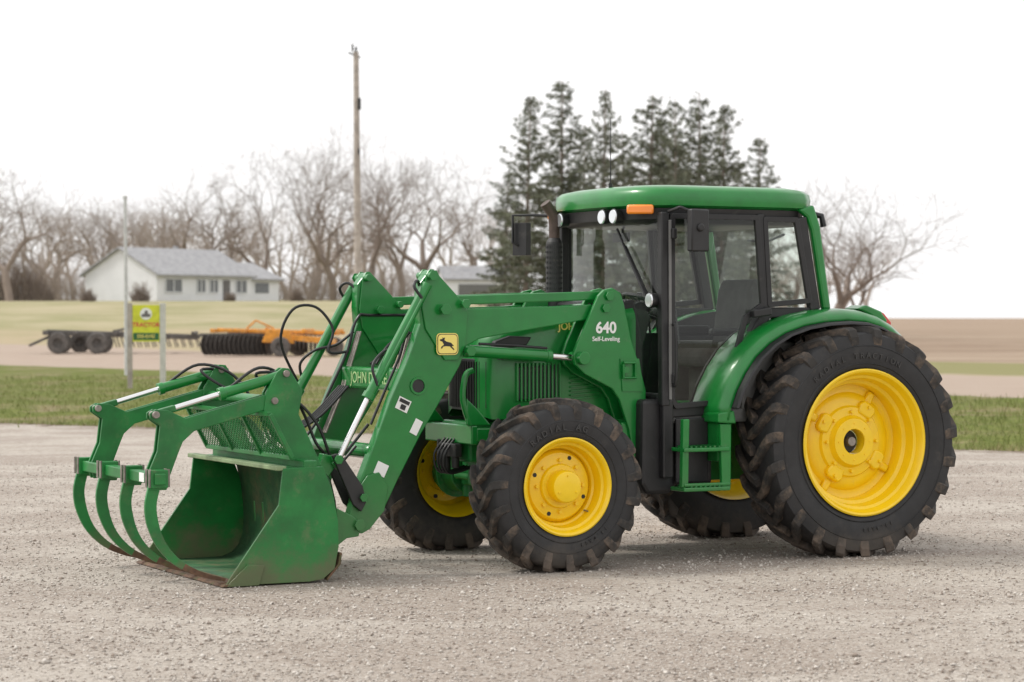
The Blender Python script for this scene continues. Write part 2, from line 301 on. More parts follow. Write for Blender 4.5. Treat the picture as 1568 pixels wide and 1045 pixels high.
    P('mast_latch_'+nm,join(pipe([(.64,sg*.69,1.46),(.64,sg*.69,1.36),(.74,sg*.69,1.36),(.74,sg*.69,1.47),(.64,sg*.69,1.47)],.012,8),cyl((.66,sg*.66,1.42),(.66,sg*.70,1.42),.025),prism([(.62,1.50),(.78,1.50),(.82,1.26),(.64,1.26)],*Y(.667,.674))),GREEN,0,True)
    GA=[P('grapple_post_'+nm,join(prism(gpost,*Y(.585,.61)),prism([(p[0]+.01,p[1]) for p in gpost],*Y(.50,.52))),GREEN_W,.005),
    P('grapple_arm_'+nm,join(prism(garm,*Y(.58,.60)),prism(garm,*Y(.51,.53)),prism([(-2.6,1.10),(-2.1,1.26),(-2.1,1.20),(-2.6,1.045)],*Y(.53,.58))),GREEN_W,.005),
    P('grapple_cylinder_'+nm,join(cyl((-1.96,sg*.555,1.41),(-2.42,sg*.555,1.285),.037),cyl((-2.39,sg*.555,1.293),(-2.43,sg*.555,1.282),.044)),GREEN,.003,True),
    P('grapple_cylinder_rod_'+nm,cyl((-2.42,sg*.555,1.285),(-2.76,sg*.555,1.19),.02),CHROME,0,True),
    P('grapple_rod_end_'+nm,beam((-2.74,sg*.555,1.195),(-2.90,sg*.555,1.155),.05,.045),GREEN_W,.008),
    P('grapple_pins_'+nm,join(*[cyl((x,sg*.49,z),(x,sg*.63,z),.024,n=14) for x,z in((-1.965,1.42),(-2.05,1.235),(-2.895,1.155))]),STEEL,.003)]
    for o in GA: o.location=(-.05,sg*.08,.0)
def rrect(cx,cz,w,h,r,y0,y1,m=4):
    q=[]
    for (sx,sz,a0) in((1,1,0),(-1,1,90),(-1,-1,180),(1,-1,270)):
        for i in range(m+1):
            a=R_(a0+90*i/m); q.append((cx+sx*(w/2-r)+r*math.cos(a),cz+sz*(h/2-r)+r*math.sin(a)))
    return prism(q,y0,y1)
P('badge_border',rrect(-.765,1.615,.17,.155,.03,-.6345,-.628),YDEC,0)
P('badge_line',rrect(-.765,1.615,.158,.143,.027,-.6360,-.6345),BLACK,0)
P('badge_field',rrect(-.765,1.615,.148,.133,.024,-.6375,-.6360),YDEC,0)
deer=[(-.05,-.01),(-.03,.012),(.005,.02),(.022,.03),(.018,.05),(.03,.045),(.036,.052),(.038,.04),(.058,.036),(.056,.026),(.038,.020),(.026,-.002),(.045,-.014),(.05,-.028),(.04,-.028),(.034,-.016),(.012,-.012),(-.02,-.014),(-.05,-.04),(-.056,-.036),(-.034,-.012),(-.045,-.002)]
P('badge_stag',prism([(-.768-x*1.0,1.612+z*1.0) for x,z in deer],-.6390,-.6375),BLACK,0)
text('loader_model_number','640',.505,-.6665,1.725,.115,WHITE,.003)
text('loader_model_caption','Self-Leveling',.505,-.6665,1.645,.046,WHITE,.0006)
P('loader_cross_tube',join(beam((-1.02,-.52,1.36),(-1.02,.52,1.36),.15,.16,(1,0,0)),cyl((-1.30,-.55,.86),(-1.30,.55,.86),.055)),GREEN,.02)
P('loader_cross_brace',join(prism([(-1.1,1.44),(-.95,1.44),(-.9,1.28),(-1.1,1.28)],-.35,-.33),prism([(-1.1,1.44),(-.95,1.44),(-.9,1.28),(-1.1,1.28)],.33,.35)),GREEN,.01)
o=text('cross_tube_lettering','JOHN DEERE',-1.0985,0,1.36,.115,PALE,.001); o.rotation_euler=(R_(90),0,R_(-90))
P('front_crossbar',beam((.70,-.64,.95),(.70,.64,.95),.10,.16,(1,0,0)),GREEN,.01)
# bucket
bp=[(-2.12,.785),(-1.83,.79),(-1.76,.62),(-1.72,.42),(-1.715,.24),(-1.745,.09),(-1.83,.025),(-1.93,.012),(-2.53,.012)]
side=bp+[(-2.50,.06),(-2.15,.54)]
for sg,nm in((-1,'left'),(1,'right')):
    P('bucket_side_'+nm,prism(side,sg*.885,sg*.905),GREEN_W,.003)
    P('bucket_side_wear_'+nm,prism([(-2.53,.006),(-2.30,.006),(-2.26,.14),(-2.38,.15),(-2.50,.04)],sg*.906,sg*.922),GREEN_W,.004)
prof=[(-2.12,.775),(-1.84,.78),(-1.78,.70),(-1.745,.56),(-1.728,.42),(-1.724,.30),(-1.735,.19),(-1.765,.11),(-1.82,.05),(-1.90,.022),(-2.10,.018),(-2.44,.018)]
V=[];F=[]
for (x,z) in prof: V+=[(x,-.884,z),(x,.884,z)]
F=[(2*i,2*i+1,2*i+3,2*i+2) for i in range(len(prof)-1)]
o=P('bucket_shell',(V,F),DIRT,0,True,60); so=o.modifiers.new('solid','SOLIDIFY'); so.thickness=.012; so.offset=0
o=P('bucket_shell_back',([(v[0]+.015 if v[2]<.75 else v[0],v[1],v[2]+(.009 if v[2]>.7 else -.003)) for v in V],F[:-2]),GREEN_W,0,True,60)
P('bucket_cutting_edge',prism([(-2.56,.006),(-2.42,.006),(-2.42,.034),(-2.54,.020)],-.92,.92),RUST,.002)
P('bucket_rusty_skid',join(*[prism([(-1.80,.012),(-1.70,.12),(-1.69,.2),(-1.706,.2),(-1.72,.12),(-1.80,.03)],y-.03,y+.03) for y in(-.878,.878)]),RUST,.004)
P('bucket_top_lip',beam((-2.13,-.90,.785),(-2.13,.90,.785),.07,.03,(1,0,0)),mat('lip_bare_metal',(.20,.27,.14),.6,var=.3,vs=5),.006)
P('bucket_top_tube',beam((-1.92,-.90,.80),(-1.92,.90,.80),.10,.07,(1,0,0)),GREEN_W,.01)
tc=[(-2.99,.70),(-3.02,.56),(-3.00,.42),(-2.935,.28),(-2.82,.165),(-2.67,.090),(-2.50,.044)]
def smooth2(pts,sub=5):
    L=[Vector((p[0],p[1])) for p in pts];L=[L[0]]+L+[L[-1]];Q=[]
    for i in range(1,len(L)-2):
        for k in range(sub):
            t=k/sub;a,b,c,d=L[i-1:i+3];Q.append(.5*((2*b)+(c-a)*t+(2*a-5*b+4*c-d)*t*t+(3*b-a-3*c+d)*t**3))
    Q.append(L[-1]); return Q
Q=smooth2(tc); n=len(Q); outp=[];inn=[]
for i,q in enumerate(Q):
    d=(Q[min(i+1,n-1)]-Q[max(i-1,0)]).normalized(); nn=Vector((-d.y,d.x)); w=.040*(1-.75*max(0,(i/(n-1)-.3)/.7))
    outp.append(tuple(q-nn*w)); inn.append(tuple(q+nn*w))
tine=outp+inn[::-1]
TY=(-.80,-.27,.27,.81)
for i,y in enumerate(TY):
    P('grapple_tine_%d'%i,prism(tine,y-.014,y+.014),GREEN_W,.003)
    P('grapple_tine_tip_%d'%i,prism([(a,b-.001) for a,b in (outp[-10:]+inn[-10:][::-1])],y-.0155,y+.0155),RUST,.002)
    P('grapple_clamp_%d'%i,join(*[xf(box(-.06,.06,-.045+k,-.02+k,-.06,.06),Matrix.Translation((-2.97,y,.735))) for k in(0,.065)],box(-3.03,-2.91,y-.02,y+.02,.66,.70)),GREEN_W,.006)
P('grapple_beam',beam((-2.97,-.87,.735),(-2.97,.88,.735),.075,.075,(1,0,0)),GREEN_W,.008)
P('grapple_clamp_bolts',join(*[cyl((-3.035+.13*j,y+k,.68),(-3.035+.13*j,y+k,.80),.010,n=6) for y in TY for k in(-.033,.033) for j in(0,1)]),STEEL,0)
P('grapple_decal',box(-3.0115,-3.008,-.64,-.54,.705,.765),WHITE,0)
P('grapple_cross_tube',cyl((-2.10,-.68,1.235),(-2.10,.68,1.235),.035),GREEN_W,0,True)
g=[]
a0=Vector((-2.03,0,.85));a1=Vector((-2.19,0,1.15));u=(a1-a0)
for t in(0,1): g.append(beam(tuple(a0+u*t+Vector((0,-.84,0))),tuple(a0+u*t+Vector((0,.84,0))),.03,.03,(1,0,0)))
for y in(-.84,-.28,.28,.84): g.append(beam(tuple(a0+Vector((0,y,0))),tuple(a1+Vector((0,y,0))),.03,.03))
P('screen_frame',join(*g),GREEN_W,.004)
g=[];H=u.length
y=-.84-H*1.6
while y<.84+H*1.6:
    for sl in(1,-1):
        ya,yb=(y,y+sl*H*1.6); t0=0;t1=1
        for lim,sgn in((.84,1),(-.84,-1)):
            fa=sgn*(ya-lim);fb=sgn*(yb-lim)
            if fa>0 and fb>0: t0=1;t1=0;break
            if fa>0: t0=max(t0,fa/(fa-fb))
            if fb>0: t1=min(t1,fa/(fa-fb))
        if t1>t0:
            p0=a0+u*t0+Vector((0,ya+(yb-ya)*t0,0)); p1=a0+u*t1+Vector((0,ya+(yb-ya)*t1,0))
            g.append(cyl(tuple(p0),tuple(p1),.004,n=4))
    y+=.052
P('screen_mesh',join(*g),GREEN_W,0)
# hoses
hs=[]
def hz(*p,r=.011): hs.append(pipe(p,r,8,sub=6))
for sg in(-1,1):
    hz((-1.95,sg*.62,1.42),(-2.18,sg*.56,1.42),(-2.04,sg*.48,1.30),(-1.85,sg*.48,1.22),(-1.70,sg*.5,1.05),(-1.62,sg*.5,.86),(-1.55,sg*.45,.75),(-1.40,sg*.47,.9))
    hz((-2.40,sg*.64,1.33),(-2.18,sg*.61,1.46),(-1.95,sg*.50,1.38),(-1.78,sg*.45,1.12),(-1.68,sg*.46,.9),(-1.52,sg*.44,.82),(-1.30,sg*.46,1.05))
    hz((-1.30,sg*.50,1.05),(-1.18,sg*.49,1.3),(-1.06,sg*.48,1.55),(-.98,sg*.47,1.8),(-.80,sg*.49,1.82),(.2,sg*.49,1.82))
    hz((-1.33,sg*.69,1.33),(-1.36,sg*.67,1.46),(-1.26,sg*.62,1.56),(-1.12,sg*.55,1.60),(-1.0,sg*.5,1.7))
    hz((-.99,sg*.69,1.94),(-1.04,sg*.67,2.02),(-.99,sg*.62,2.06),(-.9,sg*.50,1.95))
hz((-1.36,.69,1.30),(-1.52,.66,1.62),(-1.45,.60,1.86),(-1.28,.56,1.88),(-1.16,.52,1.72),(-1.20,.5,1.55),(-1.05,.48,1.55))
for k in range(5):
    y=.30-.04*k
    hz((-1.98,y,1.05+.01*k),(-1.88,y-.05,.95),(-1.93,y-.12,.86),(-1.80,y-.2,.90+.02*k),(-1.7,y-.25,1.0),(-1.45,y-.1,1.1),(-1.2,y,1.3),r=.010)
hz((-.95,.3,1.46),(-.7,.35,1.6),(-.5,.45,1.62),(0,.45,1.6)); hz((-.95,.2,1.46),(-.8,.25,1.62),(-.5,.42,1.66),(0,.46,1.64))
for k in range(4):
    hz((.45+.03*k,-.5,1.9),(.62+.02*k,-.46,1.82),(.70,-.42,1.6+.05*k),(.75,-.40,1.2))
for k in range(4):
    hz((-.42,-.1+.05*k,.95),(-.54,-.12+.06*k,.80),(-.50,-.1+.05*k,.66),(-.3,-.1+.05*k,.70),r=.009)
P('hydraulic_hoses',join(*hs),HOSE,0,True)
P('hose_steel_lines',join(*[pipe([(-1.25,.50-.03*k,.95),(-1.10,.49-.03*k,1.30),(-.98,.47-.03*k,1.7)],.008,8) for k in range(3)],*[pipe([(-1.25,-.42-.03*k,.95),(-1.10,-.42-.03*k,1.30),(-.98,-.42-.03*k,1.7)],.008,8) for k in range(3)]),STEEL,0,True)
# ---- cab
def rooflayer(ins,z):
    p=[]
    base=[(.70,0),(.715,.35),(.76,.58),(.84,.72),(.96,.80),(1.2,.825),(1.9,.82),(2.15,.79),(2.26,.70),(2.30,.5),(2.32,0)]
    cx=1.5
    for x,y in base: p.append((cx+(x-cx)*(1-ins/.8),y*(1-ins/.8),z))
    return p+[(a,-b,c) for a,b,c in p[-2:0:-1]]
def layers(ls):
    L=[rooflayer(*a) for a in ls]; m=len(L[0])
    return [p for l in L for p in l],[(i*m+k,i*m+(k+1)%m,(i+1)*m+(k+1)%m,(i+1)*m+k) for i in range(len(L)-1) for k in range(m)]+[tuple(range(m)),tuple(range((len(L)-1)*m,len(L)*m))]
P('cab_roof',layers(((.05,2.605),(.0,2.63),(-.008,2.69),(.0,2.735),(.035,2.765),(.12,2.785),(.4,2.80))),GREEN,0,True,50)
P('roof_underside_visor',layers(((.085,2.50),(.045,2.53),(.035,2.61))),BLACK,0,True,40)
def lampround(x,y,z,r=.055):
    a=cyl((x+.05,y,z),(x-.02,y,z),r*.8,r,20); b=cyl((x-.021,y,z),(x-.03,y,z),r*.88,r*.8,20); return a,b
hsg=[];lens=[]
for (x,y) in((.735,-.40),(.715,-.26),(.72,.42),(.745,.55)):
    a,b=lampround(x,y,2.555,.060); hsg.append(a); lens.append(b)
P('work_lamps',join(*hsg),BLACK,.003,True); P('work_lamp_lenses',join(*lens),SILV,0,True)
for sg in(-1,1):
    m_=Matrix.Translation((.795,sg*.665,2.60))@Matrix.Rotation(R_(-sg*52),4,'Z')
    P('amber_beacon_%s'%('left' if sg<0 else 'right'),xf(box(-.03,.03,-.10,.10,-.035,.035),m_),AMBER,.015,True)
door=[(.985,2.55),(1.72,2.55),(1.775,1.90),(1.62,1.80),(1.545,1.55),(1.34,1.17),(1.02,1.15),(.985,1.2)]
rearw=[(1.80,2.54),(2.08,2.54),(2.20,1.93),(1.84,1.90)]
def loopg(poly,y,r=.018):
    p=[(a,y,b) for a,b in poly]; return join(*[beam(p[i],p[(i+1)%len(p)],.03,r*2) for i in range(len(p))],*[cyl((a[0],y-.0155,a[2]),(a[0],y+.0155,a[2]),r,n=12) for a in p])
for sg,nm in((-1,'left'),(1,'right')):
    P('door_glass_'+nm,sheet(door,sg*.80),GLASS,0)
    P('door_frame_'+nm,loopg(door,sg*.80,.02),BLACK,.003)
    P('rear_side_glass_'+nm,sheet(rearw,sg*.79),GLASS,0)
    P('rear_side_frame_'+nm,loopg(rearw,sg*.79,.02),BLACK,.003)
    P('a_pillar_'+nm,join(beam((.925,sg*.775,2.58),(.925,sg*.79,1.15),.07,.07),beam((.945,sg*.775,1.2),(.945,sg*.775,.62),.09,.09)),BLACK,.012)
    P('a_pillar_trim_'+nm,beam((.955,sg*.82,2.52),(.955,sg*.83,1.2),.012,.022),GREYP,.003)
    P('b_pillar_'+nm,beam((1.76,sg*.775,2.58),(1.81,sg*.775,1.86),.05,.06),BLACK,.01)
    P('c_pillar_inner_'+nm,beam((2.13,sg*.765,2.56),(2.26,sg*.765,1.86),.06,.09),BLACK,.01)
    P('c_pillar_'+nm,join(prism([(2.10,2.62),(2.24,2.66),(2.30,2.50),(2.40,1.86),(2.33,1.86),(2.22,2.46),(2.18,2.56)],sg*.74,sg*.80)),GREEN,.02)
    P('door_handle_'+nm,join(beam((1.66,sg*.84,1.83),(1.82,sg*.84,1.85),.05,.06),beam((.96,sg*.83,2.42),(1.0,sg*.83,2.42),.05,.08),beam((.96,sg*.83,1.35),(1.0,sg*.83,1.35),.05,.08)),BLACK,.01)
    P('cab_sill_'+nm,prism([(.90,1.15),(1.36,1.17),(1.56,1.5),(1.80,1.88),(2.25,1.88),(2.25,1.80),(1.86,1.80),(1.62,1.5),(1.40,1.08),(.90,1.06)],sg*.70,sg*.782),BLACK,.01)
    A=[(1.27,1.06),(1.29,1.16),(1.34,1.29),(1.42,1.43),(1.52,1.56),(1.65,1.67),(1.80,1.755),(1.98,1.815),(2.18,1.85),(2.40,1.865),(2.58,1.855),(2.72,1.82),(2.85,1.755),(2.95,1.68)]
    hub=Vector((2.49,.855))
    def off(p,d):
        v=Vector(p);w=(hub-v).normalized();return tuple(v+w*d)
    rows=[(.55,.03),(.60,0),(.84,0),(.93,.015),(.985,.05),(1.0,.085)]
    V=[];F=[]
    for p in A:
        for (yy,dd) in rows:
            q=off(p,dd); V.append((q[0],sg*yy,q[1]))
    m=len(rows);F=[(i*m+k,i*m+k+1,(i+1)*m+k+1,(i+1)*m+k) for i in range(len(A)-1) for k in range(m-1)]
    o=P('fender_'+nm,(V,F),GREEN,0,True,70); so=o.modifiers.new('s','SOLIDIFY'); so.thickness=.015; so.offset=0
    A2=A[1:]+[(3.03,1.60),(3.10,1.50),(3.13,1.45)]
    rows=[(.96,.075),(1.0,.085),(1.06,.095),(1.07,.115),(1.0,.12)]
    V=[];
    for p in A2:
        for (yy,dd) in rows:
            q=off(p,dd); V.append((q[0],sg*yy,q[1]))
    m=len(rows);F=[(i*m+k,i*m+(k+1)%m,(i+1)*m+(k+1)%m,(i+1)*m+k) for i in range(len(A2)-1) for k in range(m)]+[tuple(range(m)),tuple(range((len(A2)-1)*m,len(A2)*m))]
    P('fender_rubber_lip_'+nm,(V,F),BLACK,.004,True,50)
    P('fender_inner_wall_'+nm,prism([(1.3,1.05)]+A+[(3.0,1.3),(2.9,1.1),(1.5,1.0)],sg*.54,sg*.56),BLACK,0)
    P('fender_foot_'+nm,prism([(1.26,1.10),(1.40,1.12),(1.42,1.02),(1.26,1.03)],sg*.80,sg*1.0),GREEN,.012)
    P('tail_lamp_'+nm,prism([(2.60,1.87),(2.68,1.90),(2.82,1.85),(2.88,1.78),(2.86,1.74),(2.72,1.82)],sg*.66,sg*.86),GREEN,.015)
    P('tail_lamp_lens_'+nm,prism([(2.80,1.862),(2.86,1.835),(2.93,1.765),(2.92,1.73),(2.84,1.76)],sg*.68,sg*.84),RED,.01)
V=[];F=[];ys=np.linspace(-.74,.74,13)
for y in ys:
    x=.865+.077*(y/.74)**2
    V+=[(x,y,2.53),(x+.0,y,1.22)]
F=[(2*i,2*i+2,2*i+3,2*i+1) for i in range(12)]
o=P('windshield',(V,F),GLASS,0,True)
P('windshield_frame',join(pipe([(V[2*i][0],V[2*i][1],2.53) for i in range(13)],.022),pipe([(V[2*i][0],V[2*i][1],1.22) for i in range(13)],.022)),BLACK,0,True)
P('rear_window',([(2.264,-.72,1.7),(2.264,.72,1.7),(2.264,.72,2.55),(2.264,-.72,2.55)],[(0,1,2,3)]),GLASS,0)
P('rear_window_frame',join(box(2.24,2.29,-.76,.76,1.62,1.70),box(2.24,2.29,-.76,.76,2.50,2.56),pipe([(2.30,-.3,2.45),(2.33,0,2.4),(2.34,.3,2.42)],.01),pipe([(2.20,-.25,1.7),(2.22,-.05,2.4)],.01)),BLACK,.01)
P('wiper',join(pipe([(.85,-.22,2.47),(.845,-.38,2.28),(.868,-.64,1.93)],.010,8),beam((.852,-.34,2.34),(.880,-.66,1.93),.010,.018)),BLACK,0)
P('cowl',join(prism([(.66,1.92),(.90,1.94),(.98,1.6),(.98,1.15),(.66,1.15)],-.40,.40),box(.90,1.02,-.74,.74,1.05,1.24)),BLACK,.02)
P('cab_floor',join(box(.92,2.3,-.76,.76,1.02,1.12),box(1.62,2.28,-.76,-.40,1.1,1.62),box(1.62,2.28,.40,.76,1.1,1.62),box(2.2,2.28,-.76,.76,1.1,1.64)),GREYP,.02)
P('seat',join(prism([(1.60,1.42),(2.02,1.42),(2.02,1.52),(1.98,1.56),(1.62,1.56),(1.58,1.50)],-.25,.25),prism([(1.95,1.50),(2.06,1.50),(2.18,2.02),(2.14,2.10),(2.06,2.10),(2.02,2.02)],-.24,.24),box(1.7,1.95,-.16,.16,1.12,1.42)),SEAT,.04)
P('seat_armrests',join(box(1.62,1.98,-.34,-.27,1.66,1.72),box(1.55,1.98,.27,.38,1.66,1.74)),BLACK,.02)
P('steering_column',join(pipe([(1.02,0,1.2),(1.10,0,1.6),(1.20,0,1.82)],.05),prism([(.98,1.55),(1.10,1.55),(1.18,1.80),(1.10,1.93),(.98,1.88)],-.17,.17)),BLACK,.015)
sw=[(1.22-.16*math.cos(t),.19*math.sin(t),1.885+.10*math.cos(t)) for t in np.linspace(0,2*math.pi,33)]
P('steering_wheel',join(pipe(sw,.014,8),beam(sw[0],sw[16],.03,.015),beam(sw[8],sw[24],.03,.015),cyl((1.20,0,1.86),(1.23,0,1.91),.05)),BLACK,0,True)
P('control_console',join(box(1.35,1.75,.42,.62,1.1,1.68),*[cyl((1.42+.07*k,.5,1.66),(1.40+.07*k,.5,1.84),.01,n=8) for k in range(4)],*[cyl((1.40+.07*k,.5,1.83),(1.39+.07*k,.5,1.88),.02,n=10) for k in range(4)]),BLACK,.01)
P('loader_joystick',join(cyl((1.45,.40,1.68),(1.40,.38,1.92),.012,n=8),cyl((1.40,.38,1.90),(1.39,.375,2.0),.024,n=12)),BLACK,0,True)
P('pillar_handrail_left',pipe([(1.06,-.77,1.6),(1.04,-.74,1.9),(1.02,-.74,2.2)],.012),BLACK,0,True)
P('interior_mirror',join(box(1.0,1.02,-.12,.12,2.38,2.45),cyl((1.02,0,2.45),(1.04,0,2.52),.01,n=8)),BLACK,.008)
P('mirror_left',join(xf(box(-.085,.085,-.03,.03,-.155,.155),Matrix.Translation((1.10,-.98,2.44))@Matrix.Rotation(R_(10),4,'Z')),pipe([(.95,-.80,2.58),(.97,-.94,2.61),(1.09,-.97,2.56)],.012),cyl((1.10,-1.0,2.46),(1.10,-1.03,2.46),.03)),BLACK,.025,True)
P('mirror_right',join(xf(box(-.03,.03,-.07,.07,-.13,.13),Matrix.Translation((.73,1.12,2.43))@Matrix.Rotation(R_(25),4,'Z')),pipe([(1.0,.80,2.60),(.80,1.02,2.62),(.66,1.14,2.62),(.66,1.14,2.40),(.70,1.12,2.38)],.012)),BLACK,.015,True)
a,b=lampround(.86,-.72,1.93,.06)
P('side_lamp',a,BLACK,.003,True);P('side_lamp_lens',b,SILV,0,True)
P('side_lamp_bracket',pipe([(.90,-.72,1.93),(.93,-.74,1.85),(.93,-.79,1.80)],.014),BLACK,0,True)
P('grab_rail',pipe([(.97,-.84,1.75),(.97,-.88,1.72),(.975,-.88,1.35),(.97,-.84,1.30)],.012,sub=4),BLACK,0,True)
P('exhaust_stack',join(cyl((.68,.47,1.85),(.68,.47,2.38),.065),cyl((.68,.47,2.38),(.68,.47,2.42),.065,.045)),BLK2,.004,True)
P('exhaust_guard_holes',join(*[cyl((.68-.066*math.cos(a),.47-.066*math.sin(a),z),(.68-.07*math.cos(a),.47-.07*math.sin(a),z),.010,n=6) for z in np.arange(1.95,2.36,.04) for a in np.linspace(-.4,2.2,7)]),BLACK,0)
P('exhaust_pipe',pipe([(.68,.47,2.40),(.68,.47,2.52),(.67,.47,2.60),(.60,.47,2.69)],[.042,.042,.042,.044],16),RUSTPIPE,0,True)
P('antenna',join(cyl((.86,-.1,2.78),(.86,-.1,3.32),.004,.002,6),cyl((.86,-.1,2.74),(.86,-.1,2.82),.015)),BLACK,0)
P('rear_wiper_arm',pipe([(2.33,-.6,2.60),(2.40,-.66,2.58),(2.42,-.66,2.50)],.025,8),BLACK,0,True)
P('fuel_tank',join(prism([(.76,1.2),(.92,1.2),(.98,1.1),(1.04,1.1),(1.05,.56),(1.0,.50),(.80,.50),(.75,.58)],-.76,-.35),prism([(.76,1.2),(.92,1.2),(1.04,1.1),(1.6,1.1),(1.6,.60),(1.5,.50),(.80,.50),(.75,.58)],.35,.76),box(1.05,1.45,-.62,-.3,.55,1.08)),BLACK,.03)
P('access_steps',join(prism([(.975,1.06),(1.03,1.06),(1.02,.56),(.965,.56)],-.98,-.935),prism([(1.29,1.02),(1.39,1.02),(1.385,.54),(1.31,.54)],-.98,-.94),*[box(.97,1.37,-1.0,-.80,z,z+.03) for z in(.53,.82)],box(.98,1.38,-.99,-.955,.565,.59)),GREEN,.008)
P('step_grips',join(*[box(1.03+.04*k,1.045+.04*k,-.995,-.81,z,z+.012) for z in(.56,.85) for k in range(7)]),GREEN_W,0)
P('step_back_panel',box(1.02,1.3,-.80,-.78,.58,1.06),BLACK,.01)
P('step_green_bracket',box(1.30,1.40,-.93,-.7,.74,1.03),GREEN,.01)
P('hitch',join(box(2.7,3.1,-.3,.3,.5,.75),beam((2.6,-.35,.7),(3.35,-.4,.45),.05,.08),beam((2.6,.35,.7),(3.35,.4,.45),.05,.08)),BLK2,.01)
# ------------------------------------------------------------ GROUND
def sst(a,b,x):
    t=np.clip((x-a)/(b-a),0,1); return t*t*(3-2*t)
def gz(x,y):
    x=np.asarray(x,float);y=np.asarray(y,float)
    r=x/np.maximum(np.abs(y),1)
    left=1-sst(-.03,.06,r)
    z=left*(sst(125,235,y)*2.95+sst(235,600,y)*2.5)+ .35*sst(95,125,y)*left
    d1=y+.551*x-35.86
    z=z-.12*sst(0,3,d1)*(1-sst(3,9,d1))+.0
    z=z+.02*np.sin(x*1.3+2)*np.cos(y*.9)*sst(2,8,d1)
    return z
xs=np.concatenate([-np.geomspace(1500,14,40),np.linspace(-12.8,12.8,44),np.geomspace(14,1500,40)])
ys=np.concatenate([np.linspace(-60,8,8),np.linspace(10,60,60),np.linspace(61.5,260,110),np.geomspace(266,2500,40)])
X,Yg=np.meshgrid(xs,ys); Z=gz(X,Yg)
V=np.stack([X,Yg,Z],-1).reshape(-1,3); w=len(xs);h=len(ys)
idx=(np.arange(h-1)[:,None]*w+np.arange(w-1)[None,:]).ravel()
F=np.stack([idx,idx+1,idx+w+1,idx+w],-1)
gm,nt,b=newmat('ground_surface')
p=pos(nt); sep=N(nt,'ShaderNodeSeparateXYZ'); nt.links.new(p,sep.inputs[0]); x=sep.outputs[0]; y=sep.outputs[1]
n_mid=noise(nt,1.6,6,.65,p); n_fine=noise(nt,30,5,.75,p); n_cl=noise(nt,7,5,.7,p)
mp=N(nt,'ShaderNodeMapping'); nt.links.new(p,mp.inputs[0]); mp.inputs['Scale'].default_value=(.55,.9,1); mp.inputs['Rotation'].default_value=(0,0,R_(-14))
n_str=noise(nt,.55,6,.62,mp.outputs[0],.8)
vor=N(nt,'ShaderNodeTexVoronoi'); vor.inputs['Scale'].default_value=60; nt.links.new(p,vor.inputs['Vector'])
vor2=N(nt,'ShaderNodeTexVoronoi'); vor2.inputs['Scale'].default_value=26; nt.links.new(p,vor2.inputs['Vector'])
g1=mix(nt,ramp(nt,n_str,.40,.60),(.305,.255,.215),(.43,.385,.335))
g1=mix(nt,M(nt,'MULTIPLY',ramp(nt,n_cl,.50,.66),.55),g1,(.225,.18,.145))
g1=mix(nt,M(nt,'MULTIPLY',ramp(nt,vor.outputs['Color'],.35,.9,False),.55),g1,(.60,.56,.51))
g1=mix(nt,M(nt,'MULTIPLY',ramp(nt,vor2.outputs['Color'],.6,1,False),.5),g1,(.20,.165,.135))
g1=mix(nt,M(nt,'MULTIPLY',ramp(nt,n_fine,.56,.75),.5),g1,(.21,.17,.135))
wob=M(nt,'MULTIPLY_ADD',n_mid,5,-2.5)
d1=M(nt,'ADD',M(nt,'ADD',M(nt,'MULTIPLY_ADD',x,.551,-35.86),y),wob)
d2=M(nt,'ADD',M(nt,'ADD',M(nt,'MULTIPLY_ADD',x,1.2,-68),y),M(nt,'MULTIPLY',wob,.7))
n_g=noise(nt,5,6,.75,p); n_g2=noise(nt,.5,5,.7,p)
grass=mix(nt,ramp(nt,n_g,.3,.7),(.075,.105,.014),(.175,.19,.045))
grass=mix(nt,M(nt,'MULTIPLY',ramp(nt,n_g2,.47,.65),.85),grass,mix(nt,ramp(nt,n_g,.35,.65),(.18,.145,.08),(.30,.245,.145)))
edge=mix(nt,ramp(nt,n_g,.35,.65),(.10,.075,.055),(.26,.20,.15))
road=mix(nt,n_g2,(.34,.265,.21),(.43,.35,.29))
dry=mix(nt,ramp(nt,noise(nt,.12,6,.7,p),.35,.65),(.40,.32,.215),(.33,.29,.17))
mp2=N(nt,'ShaderNodeMapping'); nt.links.new(p,mp2.inputs[0]); mp2.inputs['Scale'].default_value=(.03,.35,1)
field=mix(nt,ramp(nt,noise(nt,.6,6,.78,mp2.outputs[0]),.38,.62),(.21,.145,.10),(.37,.29,.215))
lawn=mix(nt,ramp(nt,noise(nt,.1,6,.7,p),.35,.65),(.27,.26,.13),(.39,.34,.22))
rr=M(nt,'DIVIDE',x,M(nt,'MAXIMUM',y,1))
c=mix(nt,ramp(nt,d1,-.5,.6),g1,edge)
c=mix(nt,ramp(nt,d1,1.8,3.8),c,grass)
c=mix(nt,ramp(nt,d2,-1.5,0),c,road)
d3=M(nt,'ADD',M(nt,'MULTIPLY_ADD',x,1.29,-92),y)
c=mix(nt,ramp(nt,d3,-1,3),c,dry)
c=mix(nt,ramp(nt,M(nt,'ADD',y,wob),150,165),c,lawn)
d4=M(nt,'ADD',M(nt,'MULTIPLY_ADD',x,1.29,-112),y)
verge=M(nt,'MULTIPLY',ramp(nt,rr,.0,.06),M(nt,'MULTIPLY',ramp(nt,d3,0,4),M(nt,'SUBTRACT',1,ramp(nt,d4,4,9))))
c=mix(nt,M(nt,'MULTIPLY',verge,.8),c,(.20,.20,.075))
fm=M(nt,'MULTIPLY',ramp(nt,rr,.0,.06),ramp(nt,d4,4,10))
c=mix(nt,fm,c,field)
nt.links.new(c,b.inputs['Base Color']); b.inputs['Roughness'].default_value=.95; b.inputs['Specular IOR Level'].default_value=.2
